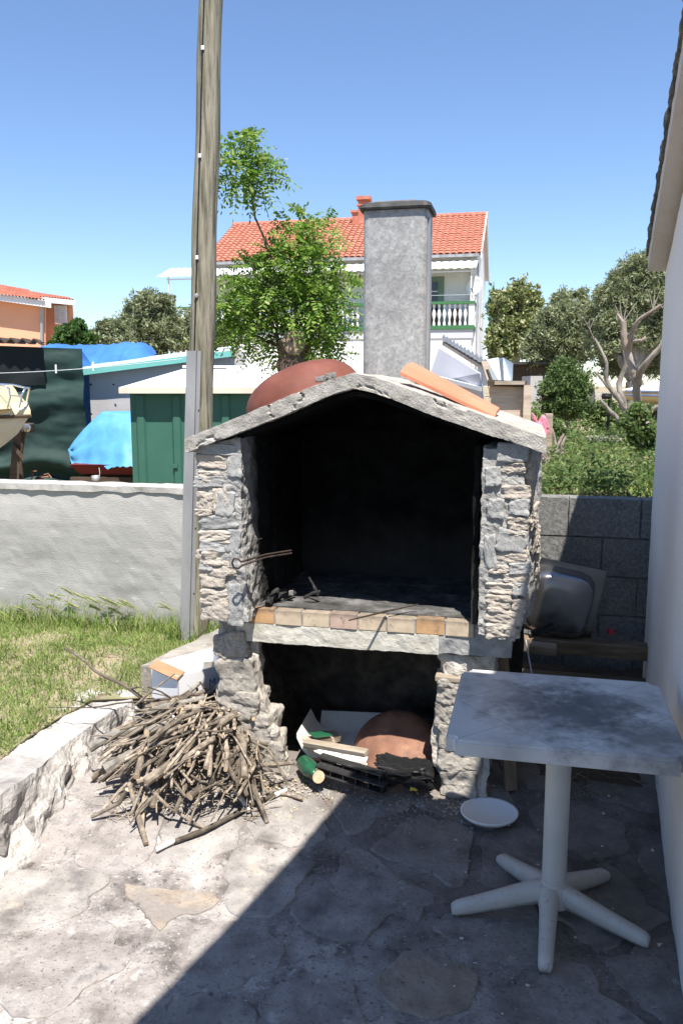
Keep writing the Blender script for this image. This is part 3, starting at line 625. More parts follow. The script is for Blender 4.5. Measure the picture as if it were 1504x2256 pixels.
# left hood pillar
def plf(u, v, q):
    z = mix(.79 + .0*u, 1.505 + .035*u, q); b = mix(-.10, .75, v); o = hood_outer(z, b, -1); i = .018 + .02*sstep(1.2, .8, z)
    return (mix(o, i, u), b, z)
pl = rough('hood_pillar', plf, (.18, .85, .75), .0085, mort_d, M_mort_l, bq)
# right hood pillar
def prf(u, v, q):
    z = mix(.80 - .02*u, 1.515 - .01*u, q); b = mix(-.10, .75, v); o = hood_outer(z, b, 1)
    return (mix(.960 - .004*sstep(1.4, .8, z), o, u), b, z)
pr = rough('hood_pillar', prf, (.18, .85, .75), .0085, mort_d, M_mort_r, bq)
def pix_stone(par, u0, v0, u1, v1, b, dep, m, k, prot=.02, rot=0.0):
    a0, z0 = LQf(u0, v1, b); a1, z1 = LQf(u1, v0, b)
    rock(par, ((a0+a1)/2, b + dep/2 - prot, (z0+z1)/2), (abs(a1-a0)*1.12, dep, abs(z1-z0)*1.15), (random.uniform(-.1,.1), rot, random.uniform(-.12,.12)), m, k)
# stones of the left pillar front: (picture extents), then trowelled mortar pats
for i, q in enumerate(((434,1003,505,1030),(436,1036,482,1058),(434,1085,470,1122),(470,1075,500,1125),(439,1168,505,1192),(436,1212,480,1235),(448,1216,512,1244),
          (440,1255,498,1292),(441,1300,498,1330),(444,1328,505,1366),(430,1120,466,1135),(490,1250,520,1270))):
    pix_stone(pl, *q, -.10, .10, M_stone, i % 6, .012, random.uniform(-.1,.1))
for i, q in enumerate(((432,978,520,1000),(500,1000,530,1050),(430,1050,490,1072),(478,1085,515,1135),(440,1135,520,1162),(500,1168,530,1216),(441,1192,500,1214),(505,1210,528,1248),(506,1290,533,1345),(440,1237,470,1256),(500,1340,534,1376))):
    pix_stone(pl, *q, -.10, .06, M_mortar_smooth, 6 + i % 3, .010, random.uniform(-.15,.15))
for i, q in enumerate(((1106,1072,1168,1100),(1115,1138,1165,1165),(1118,1168,1160,1188),(1078,1215,1160,1240),(1075,1243,1120,1262),(1112,1262,1165,1284),(1075,1286,1150,1306),
          (1070,1312,1128,1338),(1070,1345,1150,1372),(1068,1372,1135,1402),(1128,1320,1160,1345),(1108,1020,1160,1042))):
    pix_stone(pr, *q, -.10, .10, M_stone, i % 6, .011, random.uniform(-.12,.12))
for i, q in enumerate(((1095,978,1165,1016),(1072,1100,1110,1140),(1095,1170,1160,1215),(1120,1240,1168,1262),(1066,1180,1095,1250),(1128,1286,1160,1312),(1068,1030,1104,1070),(1120,1100,1165,1134))):
    pix_stone(pr, *q, -.10, .06, M_mortar_smooth, 6 + i % 3, .012, random.uniform(-.1,.1))
for i in range(34):      # stones showing on the outer side of the right pillar
    z = .82 + .68*((i*.618) % 1); b = mix(-.04, .72, (i*.377) % 1)
    rock(pr, (hood_outer(z, b, 1) - .02, b, z), (.07, random.uniform(.07,.15), random.uniform(.04,.08)), (random.uniform(-.2,.2), random.uniform(-.2,.2), random.uniform(-.25,.25)), M_stone, i % 6)
for i in range(20):
    z = .82 + .68*((i*.618) % 1); b = mix(-.04, .72, (i*.377) % 1)
    rock(pl, (hood_outer(z, b, -1) + .02, b, z), (.07, random.uniform(.07,.15), random.uniform(.04,.08)), (random.uniform(-.2,.2), random.uniform(-.2,.2), random.uniform(-.25,.25)), M_stone, i % 6)
posmix(M_soot, (.045,.043,.04), (0,0,-1), -1.12, -.86, 4, .3, .8)
# hood back and sooty lining
f_, s_ = bx(-.16, 1.13, .70, .80, .1, 1.54); rough('back_wall', f_, s_, .02, lambda p: .006*fbm(p, 6, 4)+.004*ridge(p, 15, 3), M_soot, bq)
mb = MB(); mb.add([(-.15,.72,1.50),(1.12,.72,1.50),(.488,.72,1.76),(-.15,.82,1.50),(1.12,.82,1.50),(.488,.82,1.76)], [(0,1,2),(5,4,3),(0,3,4,1),(1,4,5,2),(2,5,3,0)])
mb.build('back_gable', M_soot, bq)
# gabled roof slab: top rough concrete, underside sooted
def top_z(a): return 1.802 - .395*abs(a-.478)**1.0 + (-.0 if a < .478 else .0) - .010*math.exp(-((a-.478)/.05)**2)
def rfz(a):
    l = 1.80 - (.478-a)*.395 if a < .478 else 1.80 - (a-.478)*.345
    return l - .012*math.exp(-((a-.478)/.06)**2)
def rff(u, v, q):
    a = mix(-.20, 1.185, u); b = mix(-.135 - .0*a, .86, v); th = .060 + .004*math.sin(a*9)
    return (a, b, rfz(a) - th*(1-q))
def rfd(p):
    s = .0018*ridge(p, 16, 4) + .0022*fbm(p, 26, 4) + .003*fbm(p, 5, 2)
    cr = abs(fbm(Vector((p.x*.9, 0, p.z + .39*abs(p.x-.478)*1.0))+Vector((0,3.3,0)), 7, 3) + .08)
    return s - (.012*max(0, 1 - cr/.05) if p.y < -.11 else 0)
M_roofsoot = posmix(mat('hood_roof_concrete', [(.24,.225,.20),(.38,.36,.325),(.48,.46,.42)], 14, 14, .95, 1.0, 140, .005, spots=[((.25,.24,.22), 10, .6, .1, .6), ((.18,.17,.155), 70, .64, .05, .6)]), (.35,.34,.31), (0,0,1), 1.2, 1.3, 6, .2, .0)
roof = rough('hood_roof', rff, (1.385, 1.0, .06), .0085, rfd, M_roofsoot, bq)
def lnf(u, v, q):      # sooty coat under the slab
    a = mix(.0, .975, u); b = mix(-.085, .72, v); return (a, b, rfz(a) - .066 - mix(.018, .0, q))
rough('sooty_ceiling', lnf, (.97, .8, .02), .02, lambda p: .003*fbm(p, 14, 3), M_soot, bq)
rough('sooty_side_lining', lambda u, v, q: (mix(.025, .045, u), mix(.27, .71, v), mix(.82, 1.52, q)), (.02, .44, .7), .02, lambda p: .006*ridge(p, 9, 4), M_soot, bq)
rough('sooty_side_lining', lambda u, v, q: (mix(.925, .95, u), mix(-.03, .71, v), mix(.82, 1.52, q)), (.02, .7, .7), .02, lambda p: .006*ridge(p, 9, 4), M_soot, bq)
# hearth, firebricks and lintel
f_, s_ = bx(.012, .955, .118, .70, .752, .822); rough('hearth_slab', f_, s_, .016, lambda p: .0035*ridge(p, 10, 4)+.003*fbm(p, 25, 2), M_hearth, bq)
def ashf(u, v, q): return (mix(.012, .948, u), mix(.040, .125, v), mix(.80, .8255, q))
rough('ash_screed', ashf, (.93, .12, .02), .008, lambda p: .0018*fbm(p, 30, 3), M_hearth, bq)
bc = [0, 1, 1, 2, 1, 1, 0, 1]
for m_ in M_brick: posmix(m_, (.075,.065,.055), (0,0,1), .797, .826, 22, .035, .75)
for i in range(8):
    a0 = .001 + i*.1175; mb = MB(); mb.box((a0+.003, 0 - .004*(i % 2), .757), (a0+.1145, .115, .8225 - .002*(i % 3)), ch=.0035)
    mb.build('firebrick', M_brick[bc[i]], bq)
f_, s_ = bx(.0, .955, .006, .10, .752, .815); rough('brick_joint_mortar', f_, s_, .03, lambda p: .001*fbm(p, 20, 2), M_mortar, bq)
f_, s_ = bx(-.05, .80, .0, .16, .677, .755); rough('lintel', f_, s_, .008, lambda p: .0025*ridge(p, 10, 4)+.002*fbm(p, 30, 3), M_lintel, bq)
# base pillars
def based(p): return .012*ridge(p, 4.2, 5) + .010*fbm(p, 14, 5) - .026*vor(p, 8) + .006*ridge(p, 18, 3) + .006
def blf(u, v, q):
    z = mix(.02, .80, q); o = -.142 - .01*(1-q); i = mix(.19, .045, sstep(.0, .55, z)) - .13*sstep(.05, .3, v*.75); fr = .02 - .09*sstep(.68, .0, z)*.6
    return (mix(o, i, u), mix(fr, .75, v), z)
M_basel = posmix(mat('left_base_stonework', [(.25,.225,.195),(.43,.395,.345),(.58,.54,.48)], 12, 14, .95, 1.0, 70, .008, spots=[((.20,.185,.165), 12, .57, .1, .7), ((.56,.46,.35), 5, .6, .1, .5)]), (.045,.035,.028), (0,1,0), .05, .2, 9, .15, .85)  # darkens with depth: the recess shade is painted into the stone
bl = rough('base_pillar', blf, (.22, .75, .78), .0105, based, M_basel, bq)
def brf(u, v, q):
    z = mix(.02, .68, q); o = mix(1.0, 1.03, q); i = .79 + .02*math.sin(z*14)
    return (mix(i, o, u), mix(.018, .75, v), z)
br = rough('base_pillar', brf, (.23, .75, .78), .0105, based, M_basestone, bq)
f_, s_ = bx(.802, 1.085, .004, .7, .682, .79); rough('pillar_head_block', f_, s_, .012, lambda p: .005*ridge(p, 9, 4)+.004*fbm(p, 14, 3), M_mortar_smooth, bq)
M_cave = mat('dark_rubble', [(.02,.017,.014),(.06,.05,.04),(.11,.09,.07)], 9, 12, .95, 1.0, 40, .01)  # very dark brown stone for the back of the lower opening
f_, s_ = bx(-.10, 1.0, .64, .74, .0, .76); rough('base_back_wall', f_, s_, .02, based, M_cave, bq)
rough('hearth_underside', lambda u, v, q: (mix(.04, .80, u), mix(.165, .68, v), mix(.70, .75, q)), (.8, .5, .05), .03, lambda p: .004*fbm(p, 9, 3), M_soot, bq)
for i, q in enumerate(((482,1450,560,1520),(484,1525,575,1575),(520,1575,600,1625),(490,1620,560,1680),(560,1630,620,1690),(478,1400,545,1450))):
    pix_stone(bl, *q, .0, .16, M_basestone, i % 6, .035 + .0*i, random.uniform(-.2,.2))
for i, q in enumerate(((962,1500,1028,1550),(960,1550,1020,1600),(962,1598,1020,1650),(966,1655,1060,1705),(970,1700,1050,1752))):
    pix_stone(br, *q, .01, .16, M_basestone, (i+2) % 6, .022, random.uniform(-.1,.1))
mb = MB(); a0, z0 = LQf(958, 1500, 0); mb.box((a0, -.006, z0), (a0+.2, .1, z0+.02), ch=.003); mb.build('wood_wedge', M_palewood, bq)
# galvanised flue and its cap
def flu(name, prof, z0, z1, m, t=.0):
    pass
fa0, fa1, fb0, fb1 = .387, .668, .49, .70
mb = MB(); tks = .004
def ring(g, z, r=.025):      # rounded rectangle
    P = []
    for cx, cy, a_ in ((fa1-r+g, fb0+r-g, -90), (fa1-r+g, fb1-r+g, 0), (fa0+r-g, fb1-r+g, 90), (fa0+r-g, fb0+r-g, 180)):
        for k in range(4): t = R(a_ + 30*k); P.append(Vector((cx + r*math.cos(t), cy + r*math.sin(t), z)))
    return P
zs = [1.755, 1.8, 2.0, 2.2, 2.4, 2.50]; V = []
for z in zs: V += ring(0, z)
for z in reversed(zs): V += ring(-.006, z)
n = 16; F = [(i*n+k, i*n+(k+1) % n, (i+1)*n+(k+1) % n, (i+1)*n+k) for i in range(len(zs)*2-1) for k in range(n)]
flue = build('flue', V, F, M_galv, bq)
mb = MB(); mb.tube([(fa1+.004, fb0+.035, 1.755), (fa1+.004, fb0+.035, 2.46)], .007, 6); mb.build('seam', M_zinc, flue)
V = ring(.002, 2.492, .03) + ring(.004, 2.498, .03) + ring(.014, 2.494, .03) + ring(.017, 2.503, .03) + ring(.013, 2.518, .03) + ring(.0, 2.526, .03)
F = [(i*n+k, i*n+(k+1) % n, (i+1)*n+(k+1) % n, (i+1)*n+k) for i in range(5) for k in range(n)] + [tuple(5*n+k for k in range(n))]
cap = build('flue_cap', V, F, M_galvdark, flue)
mb = MB(); mb.box((fa0+.05, fb0+.0, 2.5265), (fa1-.05, fb1, 2.531)); mb.build('cap_lid_sheet', M_zinc, cap)

# ------------------------------------------------------------ things on, in and under the barbecue
def dome(name, c, r, h, tilt, m, sides=40, **k):
    prof = [(r*1.0, -.008), (r*1.03, -.004), (r*1.03, .004)] + [(r*math.cos(t)**.8, h*math.sin(t)) for t in np.linspace(.04, PI/2-.02, 14)] + [(.001, h)]
    M = tilt.to_4x4(); mb = MB(); mb.lathe(prof, sides, 0, M)
    mb.lathe([(r*.995, 0), (r*.97*1.0, .01)] + [(max(.001, r*math.cos(t)**.8-.006), h*math.sin(t)-.006) for t in np.linspace(.1, PI/2-.02, 10)], sides, 0, M)
    o = mb.build(name, m, smooth=True, **k); o.location = c; return o
sl = math.atan(.395)
tl_ = Matrix.Rotation(BTH, 3, 'Z') @ Matrix.Rotation(-sl, 3, 'Y')
nrm = tl_ @ Vector((0, 0, 1))
pc = BW(.150, .36, rfz(.150)+.010)
dome('baking_lid', pc, .262, .150, tl_, M_redlid, label='red oxide domed iron baking lid resting on the left roof slope of the barbecue', cat='baking lid')
mb = MB(); q_ = pc + nrm*.148; mb.tube([q_ + Vector((0,0,0)), q_+nrm*.02, q_+nrm*.02], .01, 6)
# orange folded sheet on the right slope
def rs_pt(u, v, b, dz=0): a, z = LQf(u, v, b); return BW(a, b, z+dz)
A0 = rs_pt(882,819,.03); A1 = rs_pt(1090,917,.03); C0 = rs_pt(908,797,.25); C1 = rs_pt(1100,898,.25); Mi0 = A0.lerp(C0,.42)+Vector((0,0,.012)); Mi1 = A1.lerp(C1,.42)+Vector((0,0,.010)); dn = Vector((0,0,-.014))
mb = MB(); mb.hexa([A0+dn, A1+dn, Mi1+dn, Mi0+dn, A0, A1, Mi1, Mi0]); mb.hexa([Mi0+dn, Mi1+dn, C1+dn, C0+dn, Mi0-Vector((0,0,.004)), Mi1-Vector((0,0,.004)), C1, C0])
mb.build('terracotta_sheet', M_terra, label='bright orange folded terracotta sheet lying on the right roof slope', cat='roof sheet')
for i in range(5):
    a = .36+.012*i; o = build('mortar_crumb', *rock_mesh(20+i, 4), M_mortar); o.location = BW(a-.03, -.06+.03*(i % 3), rfz(a)+.012); o.scale = (.035-.003*i, .03, .024)
    tag(o, 'pale crumb of mortar on the roof slab below the red lid', 'mortar crumb', 'mortar crumbs beside the red lid')
# tongs wedged in the left jamb
mb = MB(); P0 = BW(*[LQf(520,1240,-.20)[0], -.20, LQf(520,1240,-.20)[1]])
def lp(u, v, b): a, z = LQf(u, v, b); return BW(a, b, z)
ends = (lp(641,1213,.06), lp(642,1219,.06)); nk = (lp(531,1238,-.17), lp(533,1246,-.17))
loop = [lp(531,1238,-.17), lp(524,1231,-.175), lp(515,1231,-.18), lp(511,1240,-.18), lp(515,1250,-.18), lp(524,1253,-.178), lp(533,1246,-.17)]
mb.tube([ends[0], lp(585,1222,-.06), nk[0]] + loop[1:-1] + [nk[1], lp(585,1228,-.06), ends[1]], .0042, 6)
mb.build('fire_tongs', M_iron, smooth=True, label='rusty black fire tongs with a looped end, jutting from the left jamb', cat='tongs')
mb = MB(); mb.tube([lp(560,1191,.0), lp(577,1186,.03)], .0015, 5); mb.build('wire_nail', M_iron, label='thin wire nail sticking out of the left jamb above the tongs', cat='nail')
# iron rod across the hearth edge
mb = MB(); mb.tube([lp(920,1335,.08)+Vector((0,0,.006)), lp(850,1350,-.01)+Vector((0,0,.006)), lp(768,1367,-.17)], [.003,.005,.003], 6)
mb.build('poker', M_iron, label='thin black poker lying over the firebrick edge', cat='poker')
def stick(name, pts, r0, r1, m=M_bark, n=8, seed=0, ends=True, m2=M_cut, kn=.12, sub=5, **k):
    rnd = random.Random(seed); mb = MB(); pts = [Vector(p) for p in pts]; P = []
    L_ = sum((pts[i+1]-pts[i]).length for i in range(len(pts)-1))
    for i in range(len(pts)-1):
        for t in range(sub): P.append(pts[i].lerp(pts[i+1], t/sub))
    P.append(pts[-1]); N = len(P); ctr = sum(P, Vector())/N
    off = Vector((seed*.7, seed*.3, 0)); am = min(.02, L_*.022)
    P = [p + Vector((fbm(p+off, 5, 2), fbm(p+off+Vector((9,0,0)), 5, 2), fbm(p+off+Vector((0,9,0)), 5, 2)))*am for p in P]
    rr = [mix(r0, r1, i/(N-1))*(1+kn*rnd.uniform(-1,1)) for i in range(N)]
    mb.tube([p-ctr for p in P], rr, n, 0, True, 1)
    if name == 'firewood_stick' and rnd.random() < .55:      # a side twig or a cut-off fork
        i = rnd.randint(N//4, 3*N//4); d = (P[-1]-P[0]).normalized(); sd = (d.cross(Vector((rnd.gauss(0,1), rnd.gauss(0,1), rnd.gauss(.4,.6))))).normalized()
        l_ = rnd.choice((.02, .03, .10, .16)); a_ = P[i]-ctr; e_ = a_ + (d*.75+sd*.6)*l_; r_ = rr[i]*.5
        mb.tube([a_, a_.lerp(e_,.5)+sd*l_*.06, e_], [r_, r_*.85, r_*.6], 6, 0, True, 1)
    o = mb.build(name, [m, m2], smooth=False, **k); o.location = ctr; return o
# charred wood on the hearth
ch = 'charred pieces of wood on the left of the hearth'
for i, (p, q, r) in enumerate(((lp(590,1331,.02),lp(612,1298,.12),.014),(lp(598,1322,.1),lp(632,1310,.14),.016),(lp(618,1330,.10),lp(650,1306,.2),.009),(lp(668,1318,.12),lp(705,1303,.14),.008),
                (lp(700,1312,.16),lp(680,1272,.18),.007),(lp(640,1326,.2),lp(690,1330,.24),.007),(lp(600,1305,.2),lp(650,1300,.24),.012))):
    lab_ = ['thick charred stick end jutting over the firebrick edge','charred log with a whitish lump behind the jutting end','short charred stick between the two ash lumps','thin charred twig lying flat, rightmost on the hearth','thin charred twig standing upright, on the right','small charred twig deep behind the ash lump','dark charred log at the back of the burnt wood'][i]
    stick('charred_stick', (p, (p+q)/2+Vector((0,0,.006)), q), r, r*.8, M_char, 7, i+40, m2=M_char, kn=.25, sub=3, label=lab_, cat='charred wood', group=ch)
for i, (u, v) in enumerate(((641,1306),(606,1325))):
    o = build('ash_lump', *rock_mesh(30+i, 5), M_mortar); o.location = lp(u, v, .13); o.scale = (.022,.02,.022); tag(o, ('whitish ash lump on the charred wood, the right hand one' if i == 0 else 'whitish ash lump beside the thick charred stick end'), 'ash lump')
# under the hearth
c_ = lp(852, 1672, .30); c_.z = .19
tb = Matrix.Rotation(BTH, 3, 'Z') @ Matrix.Rotation(R(47), 3, 'X')
dome('baking_lid', BW(.600, .235, .135), .190, .100, tb, M_rust, label='rusty domed iron lid leaning in the compartment under the hearth', cat='baking lid')
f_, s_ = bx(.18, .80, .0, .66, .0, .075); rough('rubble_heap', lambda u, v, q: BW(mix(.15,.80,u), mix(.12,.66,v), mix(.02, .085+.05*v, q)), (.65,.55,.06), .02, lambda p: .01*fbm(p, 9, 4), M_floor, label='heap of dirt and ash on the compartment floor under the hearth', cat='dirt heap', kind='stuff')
rnd = random.Random(77)
# open magazine and carton, boards
mg = empty('old_magazine', tuple(BW(.32,.20,.13)), BTH, label='pale curled magazine with a faded red strip, left under the hearth', cat='magazine')
V = []; F = []; n = 12
for i in range(n+1):
    t = i/n; x = mix(-.14, .17, t); z = .10*math.exp(-(t/.10)**1.2) + .004*math.sin(t*7)
    for y in (-.10, .14): V.append((x, y, z + (.02 if y > 0 else 0) + .012))
for i in range(n): F.append((2*i, 2*i+2, 2*i+3, 2*i+1))
V2 = [(x, y, z-.022) for x, y, z in V]; m_ = len(V); F += [tuple(reversed([q+m_ for q in f])) for f in F[:n]] + [(2*i, m_+2*i, m_+2*i+2, 2*i+2) for i in range(n)]
build('pages', V+V2, F, M_paper, mg)
mb = MB(); mb.box((-.10,-.102,-.004), (.04,-.099,.006)); mb.build('red_strip', M_redprint, mg)
fc = bpy.data.curves.new('print_line', 'FONT'); fc.body = 'JOG & MONT 117'; fc.size = .013; fo = bpy.data.objects.new('print_line', fc); link(fo); fo.parent = mg; fo.location = (.045,-.1035,-.004); fo.rotation_euler = (R(90),0,0); fc.materials.append(M_cable); font_to_mesh(fo)
mb = MB(); mb.box((-.15,-.10,-.004),(.15,.10,.004)); o = mb.build('pale_panel', M_paper, label='blank pale panel standing behind the magazine under the hearth', cat='panel'); o.location = BW(.36,.40,.145); o.rotation_euler = (R(34),0,BTH+.12)
def plank_(name, p, q, wdt, th, m, roll=0, **k):
    p = Vector(p); q = Vector(q); d = (q-p); L_ = d.length; mb = MB(); mb.box((-L_/2,-wdt/2,-th/2),(L_/2,wdt/2,th/2), ch=min(th,wdt)*.12)
    o = mb.build(name, m, **k); X = d.normalized(); Z = Vector((0,0,1)); Y = Z.cross(X).normalized(); Z = X.cross(Y)
    M = Matrix((X,Y,Z)).transposed() @ Matrix.Rotation(roll, 3, 'X'); o.rotation_euler = M.to_euler(); o.location = (p+q)/2; return o
plank_('split_board', lp(672,1636,.10)+Vector((0,0,.0)), lp(808,1660,-.03), .035, .022, M_palewood, .2, label='split pale board laid over the magazine under the hearth', cat='board')
plank_('brown_block', lp(670,1636,.11), lp(742,1622,.26), .06, .03, M_shedboard, .1, label='short brown wood block with a green label on the magazine', cat='wood block')
plank_('green_scrap', lp(686,1629,.12)+Vector((0,0,.018)), lp(725,1622,.2)+Vector((0,0,.012)), .05, .004, M_green, .1, label='scrap of dark green paper on the brown wood block', cat='paper scrap')
# green bottle and stub log
mb = MB(); mb.lathe([(.001,-.07),(.034,-.07),(.036,-.06),(.036,.04),(.03,.065),(.014,.09),(.013,.12),(.001,.121)], 16)
o = mb.build('green_bottle', M_green, smooth=True, label='green glass bottle lying behind the small log under the hearth', cat='bottle'); o.location = lp(678,1690,-.0)+Vector((0,0,.0)); o.rotation_euler = (R(78),0,BTH+.5)
stick('small_log', (lp(684,1698,-.02), lp(702,1712,-.10)), .024, .026, M_bark, 12, 60, kn=.03, sub=3, label='short thick log end in front of the green bottle', cat='log')
# black plastic crate pieces
for i, (p, q, lab) in enumerate(((lp(705,1664,.0),lp(845,1706,-.10),'upper black plastic crate rail lying under the hearth'),(lp(700,1684,-.04),lp(850,1730,-.13),'lower black plastic crate rail resting on the paving'))):
    cr = empty('crate_rail', tuple((p+q)/2), 0, label=lab, cat='crate rail'); d = q-p; L_ = d.length; yaw = math.atan2(d.y, d.x); pit = math.asin(d.z/L_); cr.rotation_euler = (0, -pit, yaw)
    mb = MB(); mb.box((-L_/2,-.022,-.003),(L_/2,.022,.003), ch=.001); mb.box((-L_/2,-.022,-.034),(L_/2,.022,-.029), ch=.001); mb.build('rail', M_blackpl, cr)
    [MB().box((x_, -.018, -.029), (x_+.004, .018, -.003)).build('rib', M_blackpl, cr) for x_ in np.linspace(-L_/2+.01, L_/2-.012, 6)]
# bin bag
def bagf(u, v, q):
    th = u*2*PI; r = .5; return None
V, F = rock_mesh(41, 16, .25, .2); V = [v + v.normalized()*.10*ridge(v, 5, 4) for v in V]
o = build('bin_bag', V, F, M_bag, smooth=True, label='crumpled shiny black bin bag in front of the rusty lid', cat='bag'); o.location = lp(892,1702,-.01); o.scale = (.24,.12,.10); o.rotation_euler = (0,0,BTH)
o = build('yellow_scrap', *rock_mesh(42, 5), M_yellow, label='small yellow scrap on the ground before the bin bag', cat='scrap'); o.location = lp(911,1735,-.06); o.scale = (.035,.03,.02)
# litter, chips and twigs strewn by the barbecue foot
def strew(name, n, fn, size, m, seed, kk, **k):
    rnd = random.Random(seed); V = []; F = []
    for i in range(n):
        c = Vector(fn(rnd)); s = size*rnd.uniform(.35, 1.3); Rm = Euler((rnd.uniform(-.5,.5), rnd.uniform(-.5,.5), rnd.uniform(0,6.3))).to_matrix()
        if kk == 'chip': Q = [(-s,-s*.6,0),(s,-s*.5,0),(s*.8,s*.6,0),(-s*.7,s*.5,0),(-s*.6,-s*.4,s*.5),(s*.7,-s*.3,s*.5),(s*.5,s*.4,s*.4),(-s*.5,s*.3,s*.5)]
        else: Q = [(-s*4,-s*.16,0),(s*4,-s*.13,s*.2),(s*4,s*.13,s*.2),(-s*4,s*.16,0),(-s*4,-s*.1,s*.2),(s*4,-s*.1,s*.35),(s*4,s*.1,s*.35),(-s*4,s*.1,s*.2)]
        b = len(V); V += [c + Rm @ Vector(q) for q in Q]; F += [tuple(b+j for j in f) for f in ((0,3,2,1),(4,5,6,7),(0,1,5,4),(1,2,6,5),(2,3,7,6),(3,0,4,7))]
    return build(name, V, F, m, kind='stuff', **k)
def near_bq(r):
    p = BW(r.uniform(.12,.98), -abs(r.gauss(0,.11))-.0, 0); return (p.x, p.y, floor_z(p.x,p.y)+.006)
strew('stone_grit', 420, near_bq, .006, M_basestone, 3, 'chip'); strew('dead_twig_litter', 160, near_bq, .006, M_deadgrass, 4, 'twig')
def anyfloor(r):
    x, y = r.uniform(-1.0,1.1), r.uniform(1.7,3.3); return (x, y, floor_z(x,y)+.008)
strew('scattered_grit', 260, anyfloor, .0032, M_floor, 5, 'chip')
def rightfloor(r):
    y = r.uniform(1.75,3.4); x = .45 + (y-1.7)*.27 + r.uniform(-.35,.42); return (x, y, floor_z(x,y)+.008)
strew('paint_flakes', 60, rightfloor, .0055, M_chip, 6, 'chip')

# ------------------------------------------------------------ firewood
HC = Vector((-.61, 3.37, 0))
def hm(x, y):
    r = ((x-HC.x)/.37)**2 + ((y-HC.y)/.44)**2; return max(0, .32*(1-r)**.6) if r < 1 else 0
rnd = random.Random(12); cnt = 0
grp = 'cut branches heaped at the left foot of the barbecue'
while cnt < 275:
    ang = rnd.uniform(0, 2*PI); rr_ = math.sqrt(rnd.random())*.88
    x = HC.x + .36*rr_*math.cos(ang); y = HC.y + .42*rr_*math.sin(ang)
    if x > BO.x - .02 and y > 3.30: continue
    zc = floor_z(x,y) + .01 + hm(x, y)*rnd.uniform(.25, 1.0)**.5
    fan = mix(-2.85, -1.55, sstep(-1.0, -.25, x)) + rnd.gauss(0, .45)      # heading of the cut ends, fanning to the camera
    if rnd.random() < .22: fan += rnd.uniform(-1.2, 1.2)
    L_ = rnd.uniform(.16, .46); e = .06
    gx = (hm(x+e*math.cos(fan), y+e*math.sin(fan)) - hm(x-e*math.cos(fan), y-e*math.sin(fan)))/(2*e)
    sl_ = max(-.75, min(.3, gx*.75 + rnd.gauss(0,.10)))
    d = Vector((math.cos(fan), math.sin(fan), sl_)).normalized()
    p = Vector((x,y,zc)) - d*L_*.5; q = Vector((x,y,zc)) + d*L_*.5
    r0 = rnd.choice((.003,.0035,.004,.0045,.005,.005,.006,.006,.007,.008,.009,.011)); 
    if cnt < 26: r0 = rnd.uniform(.011, .021)
    q.z = max(q.z, floor_z(q.x,q.y)+r0+.004); p.z = max(p.z, floor_z(p.x,p.y)+r0)
    pb = p - BO
    if pb.dot(BA) > -.16 and pb.dot(BB) > -.03: p = p.lerp(q, .45)
    if (p-q).length < .12: continue
    m1 = (p+q)/2 + Vector((rnd.gauss(0,.020), rnd.gauss(0,.020), rnd.gauss(0,.012)))
    lic = cnt in (3, 9, 14, 21)
    m_ = M_lichen if lic else M_bark
    stick('firewood_stick', (p, m1, q), r0*rnd.uniform(.7,.95), r0, m_, 7 if r0 < .012 else 10, cnt, sub=4 if r0 < .01 else 5,
          label='cut branch with bark and a pale sawn end in the brushwood heap', cat='firewood stick', group=grp)
    cnt += 1
def gpz(u, v, z): return PZ(u, v, z)
